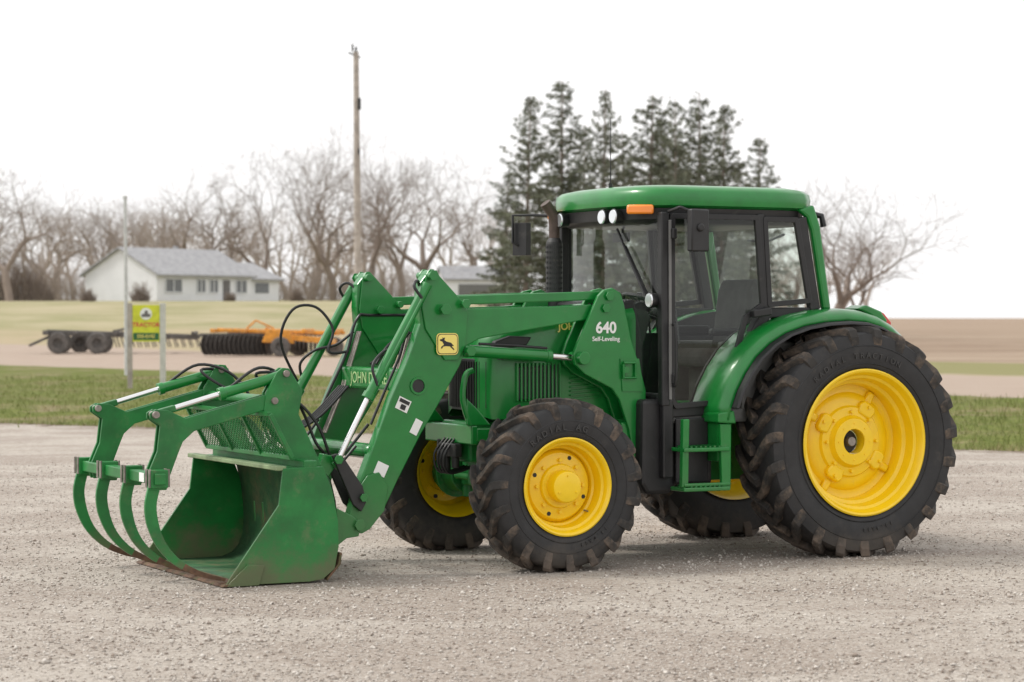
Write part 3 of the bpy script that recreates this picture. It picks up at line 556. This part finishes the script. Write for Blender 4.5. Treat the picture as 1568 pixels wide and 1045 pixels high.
hgt=M(nt,'ADD',M(nt,'MULTIPLY',vor.outputs['Distance'],-.9),M(nt,'ADD',M(nt,'MULTIPLY',vor2.outputs['Distance'],-.8),M(nt,'ADD',M(nt,'MULTIPLY',n_fine,1.6),M(nt,'MULTIPLY',n_cl,2.8))))
bump(nt,b,hgt,.65,.015)
def fastmesh(name,V,F,m,smooth=False):
    me=bpy.data.meshes.new(name); V=np.asarray(V,np.float32);F=np.asarray(F,np.int32);k=F.shape[1]
    me.vertices.add(len(V)); me.vertices.foreach_set('co',V.ravel())
    me.loops.add(F.size); me.loops.foreach_set('vertex_index',F.ravel())
    me.polygons.add(len(F)); me.polygons.foreach_set('loop_start',np.arange(len(F),dtype=np.int32)*k); me.polygons.foreach_set('loop_total',np.full(len(F),k,np.int32))
    if smooth: me.polygons.foreach_set('use_smooth',np.ones(len(F),bool))
    me.update(calc_edges=True); me.materials.append(m); return me
def link(name,me,parent=None):
    o=bpy.data.objects.new(name,me); S.collection.objects.link(o); o.parent=parent; return o
def fastobj(name,V,F,m,smooth=False): return link(name,fastmesh(name,V,F,m,smooth))
fastobj('ground',V,F,gm,True)
n=95000
yy=11+ (rng.random(n)**1.35)*19; xx=(rng.random(n)-.5)*2*(yy*.235+.6)
cl=np.sin(xx*1.7+np.sin(yy*1.3)*2)*np.sin(yy*2.1+np.sin(xx*.9)*2)
k=((yy+.551*xx-35.86)<-.6)&(rng.random(n)<.70+.30*cl); xx=xx[k];yy=yy[k];n=len(xx)
sz=np.clip(rng.gamma(2.0,.0021,n)+.0026,0,.017); big_=rng.random(n)<.006; sz=np.where(big_,sz*1.8,sz)
O=np.array([[1,0,0],[0,1,0],[-1,0,0],[0,-1,0],[0,0,.75],[0,0,-.75]])
th=rng.random(n)*6.28; cs,sn=np.cos(th),np.sin(th)
sc=sz[:,None]*(.7+.7*rng.random((n,3)))
P3=O[None]*sc[:,None,:]+rng.normal(0,.18,(n,6,3))*sz[:,None,None]
Vx=P3[...,0]*cs[:,None]-P3[...,1]*sn[:,None]+xx[:,None]; Vy=P3[...,0]*sn[:,None]+P3[...,1]*cs[:,None]+yy[:,None]; Vz=P3[...,2]+sz[:,None]*.2
V=np.stack([Vx,Vy,Vz],-1).reshape(-1,3)
T8=np.array([[0,1,4],[1,2,4],[2,3,4],[3,0,4],[1,0,5],[2,1,5],[3,2,5],[0,3,5]])
F=(np.arange(n)[:,None,None]*6+T8[None]).reshape(-1,3)
sm,nt,b=newmat('gravel_stone'); p=pos(nt)
c=mix(nt,ramp(nt,noise(nt,30,2,.5,p),.38,.62),(.25,.205,.17),(.57,.53,.48)); nt.links.new(c,b.inputs['Base Color']); b.inputs['Roughness'].default_value=.9
fastobj('gravel_stones',V,F,sm)
n=50000
yy=33+rng.random(n)**1.3*40; xx=(rng.random(n)-.5)*2*(yy*.24)
d=yy+.551*xx-35.86; k=(d>1.2+rng.normal(0,.9,n))&((yy+1.2*xx-68)<-1.5); xx=xx[k];yy=yy[k];n=len(xx)
hh=rng.gamma(3,.020,n)+.02; a=rng.random(n)*6.28; wd=.006+.006*rng.random(n)
lx=rng.normal(0,.4,n)*hh; ly=rng.normal(0,.4,n)*hh; z0=gz(xx,yy)
V=np.stack([np.stack([xx-np.cos(a)*wd,yy-np.sin(a)*wd,z0-.01],-1),np.stack([xx+np.cos(a)*wd,yy+np.sin(a)*wd,z0-.01],-1),np.stack([xx+lx,yy+ly,z0+hh],-1)],1).reshape(-1,3)
F=np.arange(n*3).reshape(-1,3)
gb,nt,b=newmat('grass_blades'); p=pos(nt)
c=mix(nt,ramp(nt,noise(nt,.5,5,.7,p),.46,.66),(.12,.175,.022),(.32,.26,.13)); c=mix(nt,M(nt,'MULTIPLY',noise(nt,60,1,.5,p),.6),c,(.26,.25,.10)); nt.links.new(c,b.inputs['Base Color']); b.inputs['Roughness'].default_value=.8
fastobj('grass',V,F,gb)
# ------------------------------------------------------------ TREES
def tubes(segs):
    V=[];F=[]
    for p0,p1,r0,r1 in segs:
        d=p1-p0
        if d.length<1e-5: continue
        a,b_=frame(d); n=6 if r0>.08 else 3; o=len(V)
        for p,r in((p0,r0),(p1,r1)):
            for k in range(n):
                t=2*math.pi*k/n; V.append(p+(a*math.cos(t)+b_*math.sin(t))*r)
        for k in range(n):
            F.append((o+k,o+(k+1)%n,o+n+(k+1)%n,o+n+k))
    return np.array([tuple(v) for v in V]),np.array(F)
def bare(seed,H,spread=.6,lo=.25,maxd=7,rb=.021):
    R=random.Random(seed); segs=[]
    def rv(s): return Vector((R.gauss(0,s),R.gauss(0,s),R.gauss(0,s)))
    def grow(p,d,L,r,dep):
        n=3 if dep<4 else 2
        for i in range(n):
            d=(d+rv(.14)+Vector((0,0,.07 if dep<4 else .03))).normalized(); q=p+d*L/n; r1=max(.004,r*(.88 if dep else .94))
            segs.append((p,q,r,r1)); p=q; r=r1
            if 1<=dep<maxd-1 and R.random()<.42:
                a,b_=frame(d); t=R.random()*6.28; dd=(d*.75+(a*math.cos(t)+b_*math.sin(t))*.8).normalized()
                grow(p,dd,L*.6,r*.5,dep+2)
        if dep>=maxd: return
        k=2 if R.random()<.6 else 3
        t0=R.random()*6.28
        for j in range(k):
            a,b_=frame(d); t=t0+6.28*j/k+R.gauss(0,.35); s=spread*(.6+.7*R.random())
            dd=(d+(a*math.cos(t)+b_*math.sin(t))*s).normalized()
            grow(p,dd,L*(.70+.18*R.random()),max(.004,r*(.64+.14*R.random())),dep+1)
    grow(Vector((0,0,-.3)),Vector((0,0,1)),H*lo,H*rb,0)
    V,F=tubes(segs); zmax=np.percentile(V[:,2],99.7); V=V*(H/zmax); return V,F
def bark(name,c1,c2):
    m,nt,b=newmat(name); p=pos(nt); nt.links.new(mix(nt,noise(nt,.6,5,.7,p),c1,c2),b.inputs['Base Color']); b.inputs['Roughness'].default_value=.95; b.inputs['Specular IOR Level'].default_value=.1; return m
BARK=bark('bark',(.19,.15,.125),(.30,.25,.215)); BARK_HAZE=bark('hazed_bark',(.32,.27,.235),(.44,.38,.335))  # distance haze painted in as lighter bark colour, palest on the far trees
big=[fastmesh('bare_tree',*bare(s_,10,sp,lo),BARK,True) for s_,sp,lo in((1,.58,.20),(2,.72,.17),(3,.6,.22),(4,.52,.19),(5,.75,.16),(8,.66,.18))]
small=[bare(s_,10,sp,lo,5) for s_,sp,lo in((21,.55,.22),(22,.65,.20),(23,.5,.25),(24,.6,.2))]
fs=3702.
def pxw(px,D): return (px-784)/fs*D
for i,(vi,px,D,top) in enumerate(((1,275,262,258),(5,425,262,218),(2,510,258,190),(3,562,268,203),(4,665,262,236),(1,15,225,245),(3,345,275,300),(0,610,285,250),(2,150,285,300),(4,1262,215,270),(2,1305,205,330),(0,1215,225,290),(3,735,285,280),(2,1080,215,235),(4,90,290,300),(1,470,280,255),(0,215,280,300),(3,-20,240,260))):
    zt=1.81+(485-top)/fs*D; x0=pxw(px,D); g0=float(gz(x0,D)); H=zt-g0+.1
    o=link('bare_tree',big[vi]); o.location=(x0,D,g0-.1); s_=H/10; o.scale=(s_,s_,s_); o.rotation_euler=(0,0,i*1.7)
R=random.Random(5); VV=[];FF=[];o_=0
for i in range(80):
    px=R.uniform(-60,800) if i<65 else R.uniform(1120,1330); D=R.uniform(285,350) if i<65 else R.uniform(240,300); x0=pxw(px,D)
    V,F=small[R.randrange(4)]
    top=R.uniform(298,350) if i<65 else R.uniform(340,430)
    H=1.81+(485-top)/fs*D-float(gz(x0,D)); a=R.random()*6.28; s_=H/10
    ca,sa=math.cos(a)*s_,math.sin(a)*s_
    W=np.stack([V[:,0]*ca-V[:,1]*sa+x0,V[:,0]*sa+V[:,1]*ca+D,V[:,2]*s_+float(gz(x0,D))-.1],-1)
    VV.append(W);FF.append(F+o_);o_+=len(W)
fastobj('distant_tree_line',np.concatenate(VV),np.concatenate(FF),BARK_HAZE,True)
def brush(name,px,D,wpx,hpx,nst,seed,m):
    R=random.Random(seed); segs=[]; x0=pxw(px,D); W=wpx/fs*D; H=hpx/fs*D
    for i in range(nst):
        bx=R.uniform(-W/2,W/2); by=R.gauss(0,W*.15 if W<8 else 2.5); p=Vector((bx,by,0)); hh=H*R.uniform(.35,1)*(1-.5*(2*bx/W)**2)*(1+.25*math.sin(bx*1.1+seed)); d=Vector((R.gauss(0,.25),R.gauss(0,.25),1)).normalized()
        for k in range(3):
            q=p+d*hh/3; segs.append((p,q,.022-.005*k,.017-.005*k)); 
            for j in range(2):
                d2=(d+Vector((R.gauss(0,.6),R.gauss(0,.6),.1))).normalized(); segs.append((q,q+d2*hh*.28,.012,.006))
            p=q; d=(d+Vector((R.gauss(0,.2),R.gauss(0,.2),0))).normalized()
    V,F=tubes(segs); o=fastobj(name,V,F,m); o.location=(x0,D,float(gz(x0,D))-.05); return o
brush('bush_row',20,232,120,65,700,1,BARK); brush('bush_row',560,262,420,60,1500,2,BARK_HAZE); brush('bush_row',100,275,240,70,1000,4,BARK_HAZE); brush('bush_row',1000,235,520,60,1500,5,BARK_HAZE)
for px,w,h in((135,22,20),(215,26,24),(455,20,18),(352,16,14)): brush('shrub',px,224,w,h,160,px,BARK)
def conifer(seed,H):
    R=random.Random(seed); tr=[(Vector((0,0,-.3)),Vector((0,0,H*.5)),H*.015,H*.009),(Vector((0,0,H*.5)),Vector((0,0,H)),H*.009,.02)]
    V=[];F=[]
    z=H*.08
    while z<H*.985:
        t=z/H; rad=H*.245*(1-t)**.72*(.75+.45*R.random())+.10
        nb=R.choice((5,6,7)) if t<.8 else 4
        a0=R.random()*6.28
        for b_ in range(nb):
            a=a0+6.28*b_/nb+R.gauss(0,.25); L=rad*R.uniform(.5,1.2)
            if R.random()<.10: continue
            dirv=Vector((math.cos(a),math.sin(a),0)); side_=Vector((-math.sin(a),math.cos(a),0))
            up0=R.uniform(.0,.35)+.45*t; pts=[]
            for k in range(7):
                u=k/6; pts.append(Vector((0,0,z+R.gauss(0,.05)))+dirv*L*u+Vector((0,0,L*(up0*u-.50*(1-t*.7)*u*u+.22*u**3))))
            for k in range(6): tr.append((pts[k],pts[k+1],.035*(1-k/7)*(1.2-t),.035*(1-(k+1)/7)*(1.2-t)))
            ncl=int(8+L*13)
            for c_ in range(ncl):
                u=.12+.88*R.random()**.8; k=min(5,int(u*6)); pp=pts[k].lerp(pts[k+1],u*6-k)
                w=L*.25*(1.05-u)+.09
                pp=pp+side_*R.gauss(0,w*.6)+Vector((0,0,R.gauss(-.08,.08)))
                for q in range(3):
                    d=Vector((R.gauss(0,.8),R.gauss(0,.8),R.gauss(-.45,.35)))+dirv*.8; d.normalize(); s_=R.uniform(.16,.40)*(1.0-.35*t)
                    e=d.cross(Vector((R.gauss(0,1),R.gauss(0,1),R.gauss(0,1)))).normalized()*s_*.16
                    o=len(V); V+= [tuple(pp-e),tuple(pp+e),tuple(pp+d*s_+e*.3),tuple(pp+d*s_-e*.3)]; F.append((o,o+1,o+2,o+3))
        z+=H*.034*(1-.30*t)*R.uniform(.7,1.35)
    return tubes(tr),(np.array(V),np.array(F))
NEED,nt,b=newmat('pine_needles'); p=pos(nt)
nt.links.new(mix(nt,ramp(nt,noise(nt,1.2,4,.7,p),.3,.7),(.095,.11,.07),(.20,.21,.145)),b.inputs['Base Color']); b.inputs['Roughness'].default_value=.8
cvm=[]
for s_ in(11,12,13,14,15,16):
    (tv,tf),(lv,lf)=conifer(s_,15); cvm.append((fastmesh('pine_wood',tv,tf,BARK),fastmesh('needles',lv,lf,NEED)))
for i,(px,D,top) in enumerate(((803,176,146),(858,182,124),(922,178,136),(990,186,144),(1036,180,150),(1072,190,141),(1102,182,158),(1160,178,210),(772,190,262),(890,196,190),(960,198,200),(1135,196,240),(1010,200,180))):
    x0=pxw(px,D); z0=float(gz(x0,D)); H=1.81+(485-top)/fs*D-z0
    tm,lm=cvm[(i*5)%6 if i%2 else i%6]; s_=H/15; wd=1.0+.22*math.sin(i*2.7)
    tree=link('pine_tree',tm); tree.location=(x0,D,z0); tree.rotation_euler=(R_(1.2*math.sin(i*3)),R_(1.5*math.cos(i*2)),i*2.1); tree.scale=(s_*wd,s_*wd,s_)
    link('needles',lm,tree)
# ------------------------------------------------------------ HOUSE
SIDING=mat('white_siding',(.74,.75,.77),.6,var=.03,vs=1); ROOF=mat('grey_shingles',(.32,.32,.33),.9,var=.15,vs=2); WIN=mat('window_glass',(.16,.17,.18),.1,var=.2); DOORM=mat('door_panel',(.14,.13,.13),.5)
hx,hy=pxw(240,228),228.
Hs=empty('ranch_house',(hx,hy,float(gz(hx,hy))-.1),R_(55))
def HP(n_,g,m,bev=0): return obj(n_,g,m,Hs,bev)
def gable(x0,x1,y0,y1,h,rh):
    ym=(y0+y1)/2
    V=[(x,y,z) for x in(x0,x1) for y,z in((y0,0),(y1,0),(y1,h),(ym,h+rh),(y0,h))]
    return V,[(0,1,2,3,4),(9,8,7,6,5),(0,1,6,5),(1,2,7,6),(2,3,8,7),(3,4,9,8),(4,0,5,9)]
def roofg(x0,x1,y0,y1,h,rh,ov=.5,t=.18):
    ym=(y0+y1)/2; sl=rh/(ym-y0); out=[]
    for sgn in(-1,1):
        ye=(y0-ov) if sgn<0 else (y1+ov); ze=h-ov*sl
        V=[(x,y,z) for x in(x0-ov*.7,x1+ov*.7) for y,z in((ye,ze+.03),(ym,h+rh+.03),(ym,h+rh+.03+t),(ye,ze+.03+t))]
        out.append((V,[(0,1,2,3),(7,6,5,4),(0,1,5,4),(1,2,6,5),(2,3,7,6),(3,0,4,7)]))
    return join(*out)
HP('main_walls',gable(0,13.5,0,9.4,2.7,2.4),SIDING); HP('main_roof',roofg(0,13.5,0,9.4,2.7,2.4),ROOF)
HP('wing_walls',gable(13.52,18.6,.8,8.4,2.4,1.5),SIDING); HP('wing_roof',roofg(14.3,18.6,.8,8.4,2.4,1.5),ROOF)
wn=[];fr=[]
for x0,w_ in((1.2,2.2),(5.6,1.1),(7.4,1.1),(11.2,1.5)):
    wn.append(box(x0,x0+w_,-.06,-.02,1.0,2.2)); fr+= [box(x0-.1,x0+w_+.1,-.10,-.065,.9,1.0),box(x0-.1,x0+w_+.1,-.10,-.065,2.2,2.3),box(x0-.1,x0,-.10,-.065,1.0,2.2),box(x0+w_,x0+w_+.1,-.10,-.065,1.0,2.2),box(x0+w_/2-.05,x0+w_/2+.05,-.10,-.065,1.0,2.2)]
wn.append(box(15,17,.74,.78,1.0,2.0))
HP('windows',join(*wn),WIN); HP('window_trim',join(*fr),SIDING); HP('front_door',box(9.3,10.3,-.06,-.02,.1,2.2),DOORM); HP('door_steps',box(9.0,10.7,-1.4,0,-.1,.15),ROOF)
HP('foundation',join(box(-.03,13.5,-.03,9.43,-.8,.12)),mat('concrete',(.35,.34,.32),.9)); HP('chimney_vent',box(8,8.4,5.0,5.4,4.6,5.6),ROOF)
sx,sy=pxw(738,255),255.
Sh=empty('white_shed',(sx,sy,float(gz(sx,sy))-.1),R_(10))
obj('walls',gable(-4,4,0,6,2.8,1.3),SIDING,Sh); obj('roof',roofg(-4,4,0,6,2.8,1.3,.3),ROOF,Sh); obj('garage_door',box(-2.5,1.5,-.06,-.02,.1,2.3),GREYP,Sh)
# ------------------------------------------------------------ poles, sign, wires
WOOD=mat('weathered_hazed_wood',(.38,.34,.305),.9,var=.2,vs=3,bmp=.2,bs=8); GALV=mat('galvanised',(.55,.55,.55),.5,metal=.2,var=.1)  # pole wood lightened as well, haze painted into its weathered tone
ux,uy=pxw(549,125),125.; uz=float(gz(ux,uy))
U=empty('utility_pole',(ux,uy,uz))
ph=1.81+405/fs*125-uz
obj('pole',cyl((0,0,-.3),(-.12,0,ph),.21,.14,16),WOOD,U,0,True)
obj('pole_hardware',join(cyl((-.30,0,ph+.02),(-.30,0,ph+.4),.05,n=10),cyl((-.12,0,ph-.1),(-.12,0,ph+.25),.06,n=10),beam((-.5,0,ph-.05),(.1,0,ph-.3),.08,.08),cyl((.05,-.1,ph-3.0),(.05,-.1,ph-2.4),.09,n=12),cyl((.02,-.1,ph-5.3),(.02,-.1,ph-5.0),.06,n=8)),BLK2,U,0,True)
WIRE=mat('wire',(.55,.55,.56),.6)
def wire(a,b_,sag,r=.010):
    a=Vector(a);b_=Vector(b_); return pipe([tuple(a.lerp(b_,t)+Vector((0,0,-sag*4*t*(1-t)))) for t in np.linspace(0,1,24)],r,5)
tx=-.12; tz=ph
obj('power_lines',join(wire((tx-.18,0,tz+.4),(-46,-5,tz-.9),.9),wire((tx,0,tz-2.5),(-46,-5,tz-3.2),1.0)),WIRE,U)
obj('metal_pole',join(cyl((pxw(194,74),74,-.3),(pxw(192,74),74,1.81+180/fs*74),.07,.05,12),cyl((pxw(192,74),74,1.81+180/fs*74),(pxw(192,74),74,1.9+180/fs*74),.07,n=12)),GALV,None,0,True)
sgx=pxw(199,61); SG=empty('tractor_sale_sign',(sgx,61,float(gz(sgx,61))))
obj('post_brown',box(-.06,.06,-.05,.05,-.3,2.15),WOOD,SG,.01); obj('post_white',box(.76,.90,-.05,.05,-.3,2.15),mat('painted_post',(.55,.54,.5),.7),SG,.01)
obj('sign_panel',box(.07,.755,-.03,0,1.18,2.10),mat('sign_yellow_green',(.62,.64,.04),.5,var=.12),SG,.004)
obj('sign_lower_band',box(.09,.735,-.036,-.031,1.22,1.40),mat('sign_green',(.02,.12,.04),.5),SG)
text('sign_title','TRACTOR',.41,-.035,1.60,.15,RED,.004,SG); text('sign_phone','555-0142',.41,-.04,1.31,.12,YDEC,.002,SG)
obj('sign_emblem',cyl((.41,-.031,1.88),(.41,-.036,1.88),.15,n=24),WHITE,SG); obj('sign_emblem_tractor',prism([(.30,1.80),(.52,1.80),(.52,1.88),(.46,1.88),(.45,1.96),(.38,1.96),(.37,1.88),(.30,1.87)],-.041,-.037),DOORM,SG)
# ------------------------------------------------------------ implements
ORG=mat('orange_yellow_paint',(.68,.28,.03),.5,var=.25,dust=((.5,.42,.3),.4,2)); DK=mat('implement_dark',(.11,.10,.092),.7,var=.3)
def wheel_simple(x,y,r,w): return join(lathe([(r*.45,-w/2),(r*.6,-w/2*1.05),(r*.93,-w/2),(r,-w*.3),(r,w*.3),(r*.93,w/2),(r*.6,w/2*1.05),(r*.45,w/2)],(x,y,r),-1,20),lathe([(0,.02),(r*.45,.05),(r*.45,-.05),(0,-.02)],(x,y,r),-1,16))
ix,iy=pxw(62,108),108.; I1=empty('harrow_cart',(ix,iy,float(gz(ix,iy))),R_(4))
obj('wheels',join(*[wheel_simple(x_,y_,.48,.32) for x_,y_ in((.8,-.2),(.75,1.6),(2.55,-.3),(2.6,1.5),(1.5,2.4))]),DK,I1,0,True)
obj('frame',join(beam((.1,0,.95),(7.0,0,.72),.2,.2),beam((.1,1.5,.98),(7.0,1.5,.75),.2,.2),*[beam((x_,-.6,.92),(x_,2.2,.92),.15,.15,(1,0,0)) for x_ in(.3,1.6,3.4,5.2,6.8)],beam((-.6,.7,.35),(.6,.7,.9),.12,.12),beam((3.2,0,1.0),(4.4,0,1.25),.1,.1),beam((4.4,0,1.25),(5.4,0,.9),.1,.1)),DK,I1,.02)
obj('tines',join(*[beam((x_,y_,.85),(x_+.18,y_,.28),.05,.05) for x_ in np.arange(3.2,7.0,.33) for y_ in(0,1.5)]),DK,I1)
ix,iy=pxw(300,105),105.; I2=empty('disc_harrow',(ix,iy,float(gz(ix,iy))),R_(-5))
disc=lathe([(0,.0),(.3,.02),(.46,.08),(.46,.09),(.3,.03),(0,.01)],(0,0,0),-1,18)
obj('disc_gang',join(*[xf(disc,Matrix.Translation((.5+.19*k,-.6+.06*k,.50))@Matrix.Rotation(R_(70),4,'Z')) for k in range(15)],*[xf(disc,Matrix.Translation((1.2+.19*k,2.0-.05*k,.50))@Matrix.Rotation(R_(105),4,'Z')) for k in range(22)]),DK,I2,0,True)
obj('gang_beams',join(beam((.3,-.6,.92),(3.4,.3,.92),.14,.14),beam((1.0,2.0,.95),(5.6,.9,.95),.14,.14)),DK,I2,.01)
obj('frame',join(beam((.6,.2,1.12),(6.3,.0,.98),.14,.14),beam((.6,1.6,1.14),(6.3,1.5,1.0),.14,.14),*[beam((x_,-.5,1.1),(x_,2.0,1.1),.14,.16,(1,0,0)) for x_ in(.8,2.2,3.4,4.8,6.1)],beam((3.0,.3,1.2),(3.9,.3,.55),.25,.2),beam((3.5,-.3,.9),(6.2,-.3,.62),.2,.25),prism([(3.0,.6),(4.4,.55),(4.2,1.15),(3.2,1.15)],-.5,-.35),beam((2.2,.2,1.2),(2.6,.2,1.55),.08,.08),beam((2.6,.2,1.55),(3.4,.2,1.2),.08,.08)),ORG,I2,.02)
obj('wheels',join(*[wheel_simple(x_,y_,.42,.3) for x_,y_ in((3.85,-.7),(4.3,1.2),(6.0,.4))]),DK,I2,0,True)
# ------------------------------------------------------------ world, sun, camera
w=bpy.data.worlds.new('World'); S.world=w; w.use_nodes=True; nt=w.node_tree
bg=nt.nodes['Background']; sky=N(nt,'ShaderNodeTexSky',sky_type='NISHITA'); sky.sun_disc=False
EL=50
sd=Vector((-.72,.12,.0)).normalized()
sky.sun_elevation=R_(EL); sky.sun_rotation=math.atan2(sd.x,sd.y); sky.dust_density=6; sky.air_density=1; sky.ozone_density=1
hsv=N(nt,'ShaderNodeHueSaturation'); hsv.inputs['Saturation'].default_value=.12; nt.links.new(sky.outputs[0],hsv.inputs['Color'])
mx=mix(nt,.72,hsv.outputs[0],(10.2,10.12,10.1))
nt.links.new(mx,bg.inputs[0]); bg.inputs[1].default_value=.145
sl=bpy.data.lights.new('sun','SUN'); sl.energy=1.9; sl.angle=R_(10); sl.color=(1,.95,.88)
so=bpy.data.objects.new('sun',sl); S.collection.objects.link(so)
d=Vector((sd.x*math.cos(R_(EL)),sd.y*math.cos(R_(EL)),math.sin(R_(EL)))); so.rotation_euler=(-d).to_track_quat('-Z','Y').to_euler(); so.location=(-20,0,30)
cam=bpy.data.cameras.new('camera'); co=bpy.data.objects.new('camera',cam); S.collection.objects.link(co); S.camera=co
cam.lens=85; cam.sensor_width=36; cam.clip_end=6000; cam.clip_start=.5
co.location=(0,0,1.81); co.rotation_euler=(R_(90-.58),0,0)
cam.dof.use_dof=True; cam.dof.focus_distance=17.3; cam.dof.aperture_fstop=3.2
S.view_settings.view_transform='Standard'; S.view_settings.look='None'; S.view_settings.exposure=0
